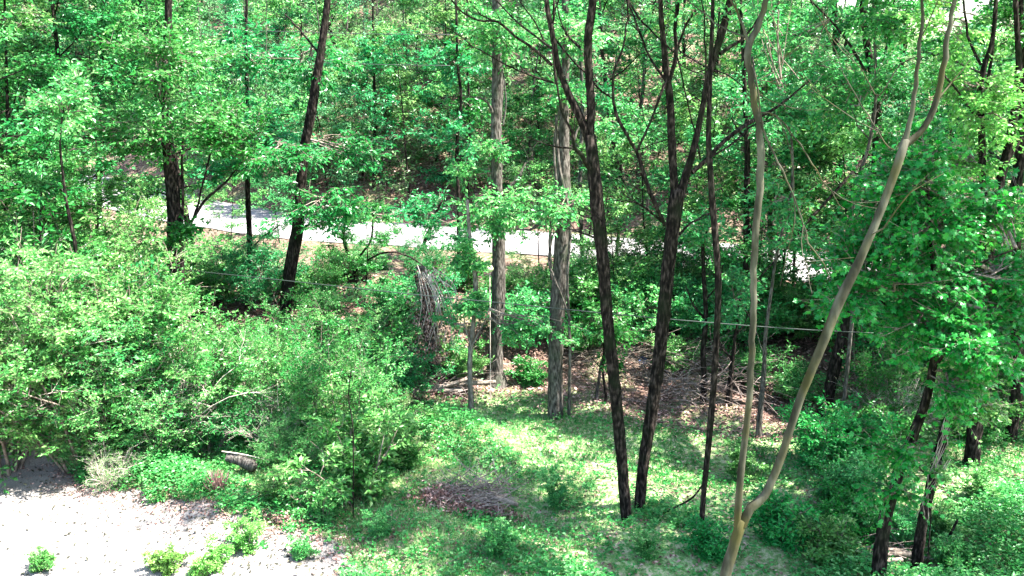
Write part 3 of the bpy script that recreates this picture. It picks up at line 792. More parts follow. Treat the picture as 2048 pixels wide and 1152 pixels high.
traced('thick_tree', 'thick dark trunk rising out of the bright thicket, left of the leaning one', 20.5, [
    ('trunk', [(352, 660, 44), (352, 600, 42), (352, 540, 40), (350, 480, 36), (348, 420, 30), (343, 360, 30), (336, 300, 26), (333, 230, 22), (332, 140, 20), (336, 40, 17), (338, -80, 14), (340, -200, 10)]),
    ('limb', [(362, 470, 8), (366, 400, 7), (364, 320, 6), (368, 250, 5)]),
    ('limb', [(356, 480, 7, -.2), (385, 440, 7, -.3), (410, 400, 7, -.4), (440, 375, 6, -.5), (470, 340, 4, -.6), (490, 320, 3, -.7)]),
    ('limb', [(375, 470, 6, -.3), (395, 410, 5, -.3), (410, 350, 5, -.3), (425, 300, 4, -.3)]),
], 'bark_dark', seed=15, rough=0.05, crowns=[(320, 120, 130, 22, -.8), (400, 250, 90, 14, -.8), (280, 260, 100, 16, -.8), (450, 260, 90, 12, -1), (360, 460, 45, 5, -.7)], leaf='leaf_mid', lsize=0.11)

traced('young_tree', 'slender dark young tree between the thick trunk and the leaning trunk', 24.0, [
    ('trunk', [(500, 620, 14), (500, 540, 13), (499, 470, 13), (496, 400, 12), (495, 330, 11), (496, 260, 9), (494, 180, 8), (492, 80, 7), (495, -60, 5)]),
    ('limb', [(500, 500, 5), (530, 470, 4), (560, 450, 3)]),
], 'bark_dark', seed=16, crowns=[(490, 260, 110, 22, -.5), (540, 300, 80, 12, -.6), (440, 330, 70, 8, -.4), (500, 110, 120, 16, 0), (520, 540, 60, 6, 0)], leaf='leaf_emerald', lsize=0.12, flat=0.75)

traced('ivy_sapling', 'thin pale sapling wrapped in ivy, in front of the left grey trunk', 20.0, [
    ('trunk', [(942, 802, 13), (940, 750, 12), (941, 700, 12), (947, 640, 11), (951, 590, 12), (949, 540, 11), (940, 480, 9), (935, 400, 7)]),
    ('limb', [(944, 700, 4, -.1), (930, 650, 3, -.2), (932, 610, 3, -.2)]),
    ('limb', [(945, 690, 4, -.1), (965, 650, 3, -.2), (980, 620, 2, -.3)]),
], 'bark_pale', seed=17, crowns=[(945, 610, 32, 14, -.2), (940, 530, 40, 12, -.2), (925, 480, 40, 6, 0), (1040, 668, 45, 8, -.3), (1120, 660, 50, 9, -.4), (890, 640, 30, 3, 0)], leaf='leaf_light', lsize=0.085, twl=0.22)

# thin trees before the hillside, centre
for i, (pts, lab) in enumerate([
    ([(917, 470, 8), (917, 400, 8), (914, 330, 9), (915, 270, 8), (922, 200, 7), (915, 120, 6), (912, 0, 5)], 'thin dark stem left of the second grey trunk, topmost twigs bare'),
    ([(938, 460, 7), (936, 380, 7), (936, 300, 7), (938, 200, 6), (934, 100, 5), (935, -30, 4)], 'thinner of two dark stems beside the left grey trunk'),
    ([(748, 480, 8), (748, 380, 8), (750, 260, 7), (748, 140, 6), (745, -20, 5)], 'thin straight tree on the open brown slope above the road'),
    ([(858, 520, 9), (848, 490, 9), (862, 455, 8), (870, 430, 6), (885, 400, 5)], 'short crooked sapling leaning over the sunlit road'),
]):
    g = G(pts[0][0], pts[0][1])
    traced('thin_tree', lab, 27.5 + i * 0.9 if i != 2 else 42, [('trunk', pts), ('limb', [(pts[2][0], pts[2][1], 4), (pts[2][0] + 22, pts[2][1] - 35, 3), (pts[2][0] + 30, pts[2][1] - 80, 2)])],
           'bark_dark', seed=30 + i, crowns=[(pts[-2][0], max(pts[-2][1], 60), 70, 8, 0), (pts[3][0] - 10, pts[3][1], 60, 6, 0)], leaf='leaf_emerald', lsize=0.13)

# crooked small stems in front of the road, left of centre
traced('crooked_sapling', 'crooked dark little tree with curving stems in front of the road', 25.0, [
    ('trunk', [(712, 570, 8), (706, 530, 8), (690, 490, 7), (687, 460, 7), (695, 430, 5)]),
    ('limb', [(706, 530, 6), (725, 505, 5), (742, 480, 5), (746, 440, 5), (748, 400, 4)]),
    ('limb', [(700, 555, 6, -.5), (730, 525, 5, -.6), (770, 505, 5, -.6), (810, 510, 4, -.6), (850, 535, 3, -.6), (870, 560, 3, -.6)]),
], 'bark_dark', seed=36, crowns=[(700, 440, 60, 5, 0), (760, 430, 60, 4, 0)], leaf='leaf_emerald', lsize=0.11)

# trees of the right half, behind the clearing
traced('leaning_tree', 'dark leaning trunk behind the right stem of the forked sapling', 20.3, [
    ('trunk', [(1640, 850, 26), (1655, 800, 27), (1668, 740, 28), (1680, 690, 27), (1700, 630, 27), (1716, 570, 26), (1728, 500, 25), (1742, 420, 24), (1752, 330, 22), (1755, 240, 20), (1745, 150, 18), (1730, 60, 15), (1720, -60, 12)]),
    ('limb', [(1735, 310, 9), (1700, 350, 7, -.3), (1660, 395, 7, -.5), (1610, 450, 6, -.8), (1560, 510, 5, -1), (1518, 555, 3, -1.2)]),
    ('limb', [(1750, 180, 8), (1700, 90, 6), (1660, 40, 5), (1620, 0, 4)]),
], 'bark_dark', seed=40, rough=0.06, crowns=[(1740, 160, 120, 12, 0), (1650, 180, 100, 10, 0), (1590, 100, 100, 10, .5), (1720, -120, 220, 16, 0)], leaf='leaf_mid', lsize=0.11)

for i, (Yv, pts, lab, lf) in enumerate([
    (20.6, [(1455, 852, 15), (1458, 790, 15), (1465, 720, 10), (1472, 660, 7), (1480, 600, 5)], 'short dark forked stem on the leaf strewn bank', 'leaf_mid'),
    (19.0, [(1520, 830, 14), (1528, 740, 11), (1530, 680, 9), (1540, 600, 7), (1555, 500, 7), (1580, 400, 6), (1585, 300, 5), (1570, 220, 4)], 'thin grey stem curving up behind the left stem of the forked sapling', 'leaf_mid'),
    (23.5, [(1492, 600, 14), (1492, 520, 14), (1493, 440, 14), (1494, 360, 13), (1494, 280, 12), (1490, 200, 11), (1486, 100, 9), (1480, -20, 8)], 'straight dark trunk behind the slim tree, near the road', 'leaf_mid'),
    (27.0, [(1540, 560, 12), (1541, 480, 12), (1540, 400, 11), (1541, 320, 10), (1540, 220, 8), (1545, 100, 7), (1550, -40, 6)], 'straight dark trunk seen behind the thin grey stem', 'leaf_emerald'),
    (20.8, [(1408, 760, 13), (1406, 700, 13), (1412, 640, 12), (1408, 560, 10), (1405, 480, 8)], 'brown dead stem on the shaded bank between the slim tree and the V pair', 'leaf_mid'),
    (20.2, [(1208, 828, 7), (1212, 790, 7), (1205, 740, 6), (1208, 700, 5), (1198, 640, 4)], 'thin mossy stem standing on the bank just left of the V pair', 'leaf_mid'),
    (20.5, [(1190, 830, 7), (1196, 770, 7), (1204, 720, 5), (1220, 680, 4)], 'short mossy leaning stem at the foot of the bank beside the grey trunk', 'leaf_mid'),
    (28.0, [(1165, 520, 10), (1163, 460, 11), (1160, 400, 10), (1162, 300, 9), (1165, 200, 8), (1160, 80, 7), (1158, -50, 6)], 'dark trunk seen just right of the vine hung grey trunk, at the road edge', 'leaf_emerald'),
    (30.0, [(1232, 520, 8), (1240, 450, 8), (1250, 400, 7), (1242, 330, 6), (1255, 260, 5)], 'small dark crooked tree at the roadside behind the V pair', 'leaf_light'),
    (26.5, [(1675, 620, 18), (1672, 520, 18), (1676, 430, 17), (1680, 330, 17), (1678, 230, 16), (1676, 150, 15), (1670, 60, 13), (1668, -80, 10)], 'broad dark trunk half hidden by foliage at the right of the road', 'leaf_mid'),
    (18.5, [(1702, 660, 9), (1712, 560, 9), (1700, 470, 9), (1716, 370, 8), (1740, 280, 8), (1752, 190, 7), (1750, 90, 6), (1745, -20, 5)], 'thin grey stem with pale forked twigs right of the crossing branches', 'leaf_mid'),
]):
    lims = [('trunk', pts)]
    if len(pts) > 4:
        q = pts[len(pts) // 2]
        lims += [('limb', [(q[0], q[1], q[2] * .5), (q[0] - 25, q[1] - 30, q[2] * .35), (q[0] - 40, q[1] - 70, 2)]),
                 ('limb', [(q[0], q[1] - 40, q[2] * .4), (q[0] + 25, q[1] - 75, q[2] * .3), (q[0] + 34, q[1] - 110, 2)])]
    cr = [(pts[-1][0], max(pts[-1][1], 30), 70, 8, 0)]
    if len(pts) > 6: cr += [(pts[4][0] + 20, pts[4][1] - 20, 60, 5, .3), (pts[5][0] - 30, pts[5][1], 60, 5, -.3), (pts[-1][0], -120, 150, 10, 0)]
    traced('thin_tree' if pts[0][2] < 13 else 'dark_trunk_tree', lab, Yv, lims, 'bark_grey' if 'grey' in lab else 'bark_dark', seed=50 + i, crowns=cr, leaf=lf, lsize=0.11)

# right edge
traced('forked_tree', 'dark tree at the right edge forking above the maple foliage into two trunks', 17.0, [
    ('trunk', [(1945, 900, 34), (1955, 760, 34), (1966, 620, 34), (1972, 520, 34), (1974, 455, 36)]),
    ('limb', [(1972, 460, 24), (1966, 390, 19), (1964, 320, 17), (1962, 240, 16), (1962, 160, 14), (1985, 80, 10), (1992, 0, 9), (2000, -120, 6)]),
    ('limb', [(1976, 460, 24), (1994, 390, 20), (2008, 330, 19), (2022, 270, 19), (2032, 200, 18), (2038, 130, 15), (2034, 60, 12), (2030, -20, 11), (2030, -150, 8)]),
    ('limb', [(1962, 230, 10), (1972, 180, 9), (1984, 110, 7), (1990, 30, 5)]),
    ('limb', [(1960, 240, 9), (1935, 210, 6, -.2), (1900, 160, 5, -.4), (1890, 150, 3, -.5)]),
    ('limb', [(1962, 130, 8), (1935, 70, 7, .2), (1928, 0, 6, .3)]),
    ('limb', [(2012, 330, 9, .2), (2035, 290, 8, .3), (2070, 240, 6, .4)]),
], 'bark_dark', seed=70, rough=0.06, crowns=[(1940, 180, 90, 12, 0), (2010, 240, 90, 8, -.4), (1900, 60, 110, 8, .5), (2030, 420, 90, 12, -.5), (1900, 330, 90, 10, 0), (1980, -150, 260, 20, 0)], leaf='leaf_yellow', lsize=0.10)

traced('tall_tree', 'dark tall trunk cut off by the right edge of the photo, behind the forked tree', 18.5, [
    ('trunk', [(2035, 760, 26), (2032, 600, 26), (2030, 460, 25), (2036, 350, 24), (2046, 250, 22), (2050, 150, 20), (2040, 30, 16), (2038, -80, 12)]),
], 'bark_dark', seed=71, crowns=[(2040, 60, 110, 8, 0), (2040, -140, 200, 14, 0), (2045, 560, 80, 12, -.5)], leaf='leaf_mid', lsize=0.11)

# maple with broad hanging leaves
traced('maple_tree', 'young maple with broad deep green leaves massed in front of the right trunks', 12.5, [
    ('trunk', [(1766, 1062, 29), (1780, 1000, 28), (1802, 930, 26), (1830, 860, 23), (1855, 790, 20), (1870, 700, 19), (1872, 600, 15), (1865, 520, 11), (1860, 430, 8), (1850, 330, 5)]),
    ('limb', [(1866, 720, 9), (1820, 660, 7, .2), (1760, 600, 6, .3), (1700, 560, 4, .4)]),
    ('limb', [(1872, 640, 9), (1920, 560, 7, -.2), (1980, 520, 5, -.3), (2030, 500, 4, -.4)]),
    ('limb', [(1868, 740, 8, -.2), (1900, 690, 7, -.5), (1935, 680, 5, -.8), (1960, 720, 4, -1.0)]),
], 'bark_dark', seed=72, rough=0.06, crowns=[(1880, 450, 130, 26, 0), (1790, 550, 120, 22, 0), (1970, 560, 125, 24, .3), (1850, 650, 120, 22, -.2), (1740, 470, 75, 12, 0.3), (1950, 690, 100, 14, -.6), (1830, 380, 80, 12, 0), (1990, 420, 60, 8, 0), (1690, 600, 60, 8, 0), (1700, 520, 70, 10, .5), (2030, 640, 90, 12, -.2), (1785, 990, 50, 7, -.25), (1800, 900, 45, 6, -.25), (1870, 300, 70, 9, 0.2), (1760, 380, 60, 8, .6), (1900, 780, 60, 9, -.4)],
    leaf='leaf_deep', lsize=0.085, lshape='lobed', tw=4, per=7, twl=0.42, flat=0.55)

_r = np.random.RandomState(12)
ivy_vines = []
def _trunk_x(y_): return float(np.interp(y_, [720, 780, 840, 890, 950, 1010, 1062], [1925, 1910, 1895, 1882, 1868, 1852, 1842]))
for k_ in range(16):
    ya = _r.uniform(830, 1050); yb_ = ya - _r.uniform(40, 120); sx = _r.uniform(-16, 16); ex = -sx + _r.uniform(-12, 12)
    ivy_vines.append(('vine', [(_trunk_x(ya) + sx, ya, 2.2, -.22), (_trunk_x((ya + yb_) / 2) + (sx + ex) / 2 + _r.uniform(-5, 5), (ya + yb_) / 2, 2, -.27), (_trunk_x(yb_) + ex, yb_, 1.4, -.22)]))
# leaning trunks overgrown with ivy, bottom right
r_ = traced('ivy_trunk_tree', 'leaning black trunk laced with pale dead vines, bottom right of the clearing', 13.2, [
    ('trunk', [(1842, 1056, 22), (1852, 1010, 22), (1868, 950, 22), (1882, 890, 21), (1895, 840, 20), (1910, 780, 14), (1925, 720, 8)]),
] + ivy_vines + [], 'bark_dark', seed=73, rough=0.12, crowns=[(1925, 745, 60, 14, 0), (1950, 800, 60, 10, .2), (1870, 900, 40, 4, .2)], leaf='leaf_light', lsize=0.085)
for c in r_.children:
    if c.name.startswith('vine'): c.data.materials[0] = M['twig_mid']

# left, half hidden stems and a broken snag
for i, (Yv, pts, lab) in enumerate([
    (17.5, [(158, 570, 9), (152, 500, 9), (142, 450, 8), (132, 400, 7), (126, 350, 6), (120, 280, 5), (128, 210, 4)], 'thin dark stem poking out of the bright thicket at the left'),
    (22.0, [(10, 400, 9), (8, 330, 9), (15, 250, 8), (12, 100, 6), (8, -30, 5)], 'thin dark tree at the left edge of the photo'),
]):
    traced('thin_tree', lab, Yv, [('trunk', pts), ('limb', [(146, 520, 4), (165, 512, 4), (185, 516, 3)] if i == 0 else [(12, 250, 4), (30, 200, 3), (40, 150, 2)])], 'bark_dark', seed=80 + i,
           crowns=[(pts[-1][0], max(40, pts[-1][1]), 70, 10, 0)] , leaf='leaf_light', lsize=0.10)
traced('broken_snag', 'broken grey leaning trunk glinting white among the upper left leaves', 30.0, [
    ('trunk', [(78, 360, 24), (95, 270, 22), (110, 210, 20), (128, 165, 17), (150, 125, 13), (178, 85, 8), (215, 55, 5)]),
    ('limb', [(150, 128, 6), (200, 60, 6), (235, 25, 5), (255, -5, 4)]),
], 'bark_pale', cat='dead tree', seed=83, rough=0.12)

# ------------------------------------------------------------------ leafy trees behind the thicket, upper left
UL = [('t6', -14.5, 21.5, 1.05), ('t6', -11.8, 23.5, 1.2), ('t6', -9.6, 26.0, 1.15), ('t2', -16.5, 27, 1.0), ('t6', -13.2, 28, 1.25), 
      ('t6', -17.5, 23, 1.1), ('t6', -19, 30, 1.3), ('t6', -12.5, 21.0, 1.15), ('t6', -15.8, 24.8, 1.2), ('t6', -11.0, 29.0, 1.1)]
for i, (k, x, y, s) in enumerate(UL):
    plant(k, 'leafy_tree', x, y, 'bright leafy tree rising behind the thicket on the near side of the road', 'tree', 'leafy trees behind the thicket', s=s, rz=i * 1.7,
          leaf='leaf_light' if i % 3 != 1 else 'leaf_mid')
# right side, near side of the road
UR = [('t6', 9.2, 24.2, 1.0), ('t4', 12.4, 22.5, 0.9), ('t6', 13.6, 19.6, 1.1), ('t3', 6.7, 25.5, 0.9), ('t5', 10.6, 19.8, 1.0), ('t6', 15.5, 22.0, 1.05)]
for i, (k, x, y, s) in enumerate(UR):
    plant(k, 'leafy_tree', x, y, 'green leafy tree on the near side of the road behind the right trunks', 'tree', 'leafy trees behind the right trunks', s=s, rz=i * 2.1,
          leaf=['leaf_mid', 'leaf_emerald', 'leaf_light'][i % 3])

# ------------------------------------------------------------------ the thicket on the left: every shrub its own object
TH = []
for i, (px, Yp, s, k, lf) in enumerate([(-40, 16.6, 1.02, 's4', 'leaf_light'), (40, 17.0, 1.04, 's4', 'leaf_light'), (120, 16.8, 1.0, 's4', 'leaf_light'), (190, 17.2, .96, 's4', 'leaf_light'), (215, 17.2, .72, 's4', 'leaf_light'),
                                        (15, 18.6, .58, 't6', 'leaf_light'), (100, 18.8, .58, 't6', 'leaf_mid'), (180, 18.9, .55, 't6', 'leaf_light'), (215, 18.6, .42, 't6', 'leaf_light')]):
    x = (px - 1024) / FPX * Yp * 1.04
    plant(k, 'bushy_tree' if k == 't6' else 'tall_bush', x, Yp,
          (['leftmost', 'second', 'third', 'fourth', 'rightmost'][i] + (' of the tall bright bushes in the upper left of the thicket' if i in (0, 4) else ' from the left of the tall bright bushes in the upper thicket')) if k == 's4'
          else ['leftmost', 'second from left', 'third from left', 'rightmost'][i - 5] + ' of four low bushy trees right behind the tall bright bushes', 'tree' if k == 't6' else 'bush',
          'tall bushes topping the thicket' if k == 's4' else 'low bushy trees behind the tall bushes', s=s, rz=i * 1.9, leaf=lf)
rs = np.random.RandomState(31)
for (px, py, k, s) in [
    (-40, 900, 's2', 1.0), (70, 905, 's2', .95), (150, 930, 's2', .9), (235, 955, 's2', .85), (330, 940, 's2', .95), (420, 930, 's2', .9), (560, 960, 's2', .8), (640, 960, 's2', .75),
    (0, 850, 's1', 1.0), (110, 860, 's1', 1.0), (210, 870, 's1', .95), (310, 860, 's1', 1.0), (410, 860, 's1', .95), (500, 870, 's1', .85), (590, 890, 's1', .8), (680, 900, 's2', .85), (740, 930, 's6', 1.1),
    (-30, 790, 's4', 1.05), (70, 800, 's4', 1.05), (160, 800, 's4', 1.0), (250, 800, 's4', .95), (340, 800, 's1', 1.0), (430, 800, 's1', 1.0), (520, 800, 's1', .95), (610, 810, 's1', .85), (700, 830, 's1', .8), (770, 850, 's2', .8),
    (0, 740, 's4', 1.2), (100, 740, 's4', 1.2), (200, 740, 's4', 1.1), (280, 740, 's4', 1.05), (480, 750, 's1', .9), (660, 760, 's1', .8), (740, 780, 's2', .9)]:
    TH.append((px, py, k, s))
for i, (px, py, k, s) in enumerate(TH):
    p = G(px, py)
    if 250 < px < 520 and py < 880: s *= 0.68
    if 270 < px < 440 and py < 820: s *= 0.72
    if px >= 470: s *= 0.62
    if py > 890: py -= 25; s *= .9
    p = G(px, py)
    s *= rs.uniform(.85, 1.15)
    lf = ['leaf_light', 'leaf_light', 'leaf_light', 'leaf_light', 'leaf_mid'][int(rs.randint(5))] if py < 920 else ['leaf_mid', 'leaf_light', 'leaf_light'][int(rs.randint(3))]
    if px < 260 and py < 830: lf = 'leaf_light'
    plant(k, 'shrub', p[0], p[1], 'fine leaved bright green shrub in the dense thicket beside the pale driveway', 'shrub',
          'shrubs of the dense thicket beside the pale driveway', s=s, rz=rs.uniform(0, 6.28), leaf=lf)
# shrubs along the bank top and road edge
BK = []
for x in np.arange(-15.5, 19, 1.25):
    for row in range(3):
        y = min(24.2, ynear(x) - 4.5) + row * 1.7 + rs.uniform(-.7, .7)
        xx_ = x + rs.uniform(-.5, .5)
        px = 1024 + FPX * xx_ / y
        if 940 < px < 1130 and row == 0: continue
        if 1150 < px < 1620 and row == 0: continue
        BK.append((xx_, y, rs.choice(['s3', 's3', 's2', 't5' if row == 0 and (px < 800 or px > 1550) else 's3']), rs.uniform(.6, 1.0) * ((1, .6, .3)[row] if px < 1120 else (1, 1, .8)[row])))
for i, (x, y, k, s) in enumerate(BK):
    plant(k, 'shrub', x, y, 'dense dark green shrub between the clearing and the sunlit road', 'shrub', 'shrubs between the clearing and the sunlit road',
          s=s * (0.6 if k == 't5' else 1), rz=rs.uniform(0, 6.28), leaf=['leaf_emerald', 'leaf_mid', 'leaf_mid', 'leaf_light'][int(rs.randint(4))] if x < 2 else ['leaf_light', 'leaf_mid', 'leaf_light'][int(rs.randint(3))])
for i, (px, py, k, s, lab) in enumerate([(1345, 745, 's3', .55, 'dark green bush on the bank just right of the V pair'), (1500, 770, 's3', .6, 'dark green bush on the bank behind the forked sapling'),
        (1165, 700, 's3', .5, 'small bush on the bank just right of the vine hung grey trunk'), (1590, 800, 's3', .55, 'dark green bush low on the bank behind the leaning stem'), (1060, 770, 's5', .9, 'low leafy bush between the two grey trunks'),
        (610, 745, 's1', .62, 'mid green bush just right of the leaning trunk foot'), (680, 755, 's1', .66, 'mid green bush right of the leaning trunk, behind the thicket'),
        (745, 765, 's3', .95, 'bright broad leaved bush left of the vine draped stump'), (800, 775, 's3', .75, 'bright bush touching the left side of the vine draped stump'),
        (910, 755, 's3', .6, 'small bush between the vine draped stump and the ivy sapling'), (1035, 690, 's3', .9, 'bush on the bank top between the grey trunks'),
        (1160, 660, 's3', 1.0, 'bush on the bank top right of the vine hung trunk'), (1265, 665, 's3', 1.0, 'bright bush on the bank top seen between the V pair'),
        (1385, 675, 's3', .9, 'bush on the bank top left of the slim tree'), (1480, 690, 's3', .9, 'bush on the bank top behind the forked sapling')]):
    p = G(px, py)
    plant(k, 'bush', p[0], p[1], lab, 'bush', s=s, rz=i * 1.3, leaf='leaf_mid' if i % 3 else 'leaf_light')
# thicket round the right trunks
for i, (px, py, k, s) in enumerate([(1660, 940, 's3', .8), (1700, 1000, 's3', .55), (1740, 930, 's3', .7), (1690, 1060, 's3', .5), (1800, 870, 's8', .7), 
                                    (1760, 870, 's7', .55), (1900, 820, 's1', .6), (1990, 770, 's3', .8), (1730, 820, 's7', .7), (1850, 800, 's3', .9), 
                                    (1950, 740, 's1', .9), (2040, 740, 's1', 1.0)]):
    p = G(px, py)
    plant(k, 'shrub', p[0], p[1], 'tangled green shrub crowding the leaning trunks at the right of the clearing', 'shrub', 'shrubs round the leaning right trunks', s=s, rz=i * 1.3,
          leaf=['leaf_deep', 'leaf_mid', 'leaf_mid', 'leaf_deep'][i % 4])
for i, (px, py, k, s, lab) in enumerate([
    (20, 900, 's7', 1.1, 'airy large leaved sapling rising at the left edge of the thicket'),
    (120, 820, 's7', 1.25, 'airy sapling rising above the thicket near its left end'),
    (215, 930, 's7', .95, 'airy pale sapling in the front of the thicket over the dark hollow'),
    (300, 880, 's7', .85, 'airy sapling in the thicket left of the grey log'),
    (400, 900, 's7', .75, 'airy sapling in the thicket directly behind the dry straw tuft'),
    (520, 880, 's7', .6, 'airy sapling in the thicket directly behind the grey log'),
    (620, 900, 's7', .6, 'airy bright sapling in the right part of the thicket'),
    (690, 930, 's7', .6, 'airy bright sapling at the right end of the thicket'),
    (770, 870, 's7', .5, 'airy sapling standing between the thicket and the vine draped stump'),
    (160, 900, 's8', 1.2, 'twiggy grey half bare bush in the left of the thicket'),
    (60, 870, 's8', 1.4, 'twiggy grey half bare bush at the left edge of the thicket'),
    (330, 900, 's8', 1.1, 'twiggy pale half bare bush in the middle of the thicket'),
    (560, 900, 's8', .7, 'twiggy half bare bush above the dark patch by the log'),
]):
    p = G(px, py)
    plant(k, 'sapling' if k == 's7' else 'bare_bush', p[0], p[1], lab, 'sapling' if k == 's7' else 'bush', s=s, rz=i * 1.1, leaf='leaf_light' if i % 3 else 'leaf_mid')
for i, (px, py, k, s, lab) in enumerate([
    (-10, 905, 's3', .45, 'low shrub under the thicket at the left edge of the photo'), (50, 912, 's3', .42, 'second low shrub along the left end of the driveway edge'),
    (105, 925, 's3', .40, 'third low shrub along the left end of the driveway edge'), (165, 945, 's2', .38, 'fourth low shrub along the driveway edge, over the dark hollow'),
    (225, 975, 's8', .45, 'dry brownish low bush on the driveway edge, below the thicket middle'),
    (1755, 1085, 's3', .40, 'low bush covering the foot of the maple trunk'), (1815, 1085, 's3', .36, 'low bush between the feet of the two leaning right trunks'),
    (1880, 1080, 's6', .40, 'low seedling right of the foot of the laced black trunk'), (1960, 880, 's3', .55, 'shrub behind the sunlit grass at the right edge'),
    (2030, 860, 's7', .45, 'airy sapling at the right edge behind the sunlit grass'),
]):
    p = G(px, py)
    plant(k, 'low_shrub', p[0], p[1], lab, 'shrub', s=s, rz=i * 1.1, leaf=['leaf_mid', 'leaf_light', 'leaf_mid'][i % 3])
# leaf screens: saplings on the bank top and on the road's far edge
for i, (x, y, k, s, lf) in enumerate([(2.2, 27.0, 't7', .75, 'leaf_light'), (4.1, 25.6, 't7', .9, 'leaf_mid'), (5.8, 26.4, 't7', 1.0, 'leaf_light'), (7.6, 24.6, 't7', 1.0, 'leaf_light'), (9.2, 23.2, 't7', .95, 'leaf_yellow'), (11.0, 23.8, 't7', 1.1, 'leaf_mid'),
                                     (6.6, 23.0, 't7', .7, 'leaf_mid'), (3.0, 24.4, 't7', .6, 'leaf_light'), (12.6, 24.6, 't7', 1.2, 'leaf_light'), (8.6, 26.2, 't7', 1.1, 'leaf_light'), (0.9, 28.5, 't7', .55, 'leaf_light'), (-10.2, 31.5, 't7', .5, 'leaf_light'), (-8.8, 33.0, 't7', .55, 'leaf_mid')]):
    plant(k, 'sapling', x, y, 'thin leafy sapling screening the road', 'sapling', 'saplings screening the near side of the road', s=s, rz=i * 2.3, leaf=lf)
rs = np.random.RandomState(65)
for i in range(46):
    y = rs.uniform(40, 64); x = rs.uniform(-.42, .36) * y
    if y < yfar(x) + .8: continue
    plant('t9', 'bare_tree', x, y, 'thin grey nearly leafless tree on the slope beyond the road', 'tree', 'thin bare trees on the slope beyond the road', s=rs.uniform(.7, 1.15), rz=i * 2.3, tilt=(rs.normal(0, .05), rs.normal(0, .05)))
rs = np.random.RandomState(64)
for i in range(34):
    x = -17 + i * 1.25 + rs.uniform(-.5, .5); y = float(yfar(x)) + 1.2 + rs.uniform(0, 4.5)
    plant('t7', 'sapling', x, y, 'light green sapling on the slope just beyond the road', 'sapling', 'saplings on the slope just beyond the road', s=rs.uniform(.6, 1.15), rz=i * 2.3,
          leaf=['leaf_light', 'leaf_far', 'leaf_emerald', 'leaf_far'][i % 4])
# small plants on the driveway edge and in the clearing
labs = []
for i, (px, py, k, s, lab) in enumerate([
    (490, 1108, 's6', .42, 'small light green bush on the driveway, right of the yellowish weeds'),
    (85, 1145, 's5', .5, 'tiny round green weed alone on the pale driveway'),
    (330, 1150, 's5', .6, 'yellowish weed tuft at the bottom edge of the driveway'),
    (420, 1150, 's5', .6, 'brownish weed beside the small light green bush'),
    (550, 1010, 's6', .45, 'pale leaved seedling in front of the dark patch by the log'),
    (650, 1050, 's6', .55, 'bright leafy sapling at the edge of the driveway, right of the seedling'),
    (720, 1005, 's6', 1.2, 'tall young tree with thin dark stem at the right end of the thicket'),
    (600, 1120, 's5', .5, 'low weed where the driveway ends in the grass'),
    (1115, 1015, 's6', .5, 'lone upright seedling in the middle of the clearing'),
    (800, 940, 's6', .9, 'leafy sapling left of the brush pile'),
    (1560, 1085, 's5', 1.1, 'leafy green bush at the foot of the forked sapling'),
    (1650, 1120, 's5', 1.0, 'low bush left of the fallen sticks at the bottom right'),
    (1000, 1110, 's5', .7, 'low clump of light leaves below the brush pile'),
    (1480, 960, 's6', .5, 'pale leafed seedling between slim tree and forked sapling'),
    (1290, 1120, 's6', .35, 'leafy weed clump below the feet of the V pair'),
    (760, 1075, 's6', .35, 'low pale leafy weed at the grass edge beyond the driveway end'),
    (1420, 1110, 's5', .8, 'leafy weed clump at the foot of the forked sapling, left side'),
    (1900, 1130, 's5', .7, 'leafy weed below the dark stake at the bottom right'),
    (1960, 1000, 's6', .45, 'small pale seedling in the sunlit grass at the right edge'),
]):
    p = G(px, py)
    plant(k, 'young_plant', p[0], p[1], lab, 'plant', s=s, rz=i * 1.1, leaf='leaf_yellow' if 'yellow' in lab or 'brownish' in lab else ('leaf_deep' if 'foot' in lab else 'leaf_light'))

# ------------------------------------------------------------------ off-frame neighbours that shade the clearing
for (k, x, y, s) in [('t8', 8.4, 12.2, 1.0), ('t8', 12.4, 12.7, 1.0)]:
    plant(k, 'shade_tree', x, y, 'tall tree just past the right edge beside the maple' if x > 10 else 'tall tree past the bottom right corner, nearest the viewer', 'tree', None, s=s, rz=x, leaf='leaf_mid')

# ------------------------------------------------------------------ ground cover, grass, leaf litter (nobody could count them)
rs = np.random.RandomState(91)
def is_drive(x, y): return (x < 1.5) & (y < np.interp(x, dx, de) - 0.05)
def scatter(n, y0, y1, k=0.62, pw=1.0):
    y = y0 + (y1 - y0) * rs.uniform(0, 1, n) ** pw
    x = rs.uniform(-1, 1, n) * (y * k + 1)
    return x, y
# grass blades
x, y = scatter(150000, 9.5, 21.5)
m = ~is_drive(x, y) & (y < lit_edge(x) + rs.normal(0, .35, len(x))) & (rs.uniform(0, 1, len(x)) < smooth(-0.25, 0.15, fbm(x * 1.7, y * 1.7) + 0.12))
x, y = x[m], y[m]; P = np.stack([x, y, hgt(x, y)], -1); n = len(P)
D = rs.normal(0, 0.55, (n, 3)); D[:, 2] = 1
gb = MB(); tn = np.clip(0.5 + fbm(x * 1.3, y * 1.3) * 1.2 + rs.normal(0, 0.2, n), 0, 1)
leaves(gb, P, D, rs.normal(0, 1, (n, 3)), rs.uniform(0.05, 0.16, n), np.full(n, 0.012), tn)
tag(gb.obj('grass', M['grass'], smooth=False), 'short thin grass over the sunlit clearing', 'grass', kind='stuff')
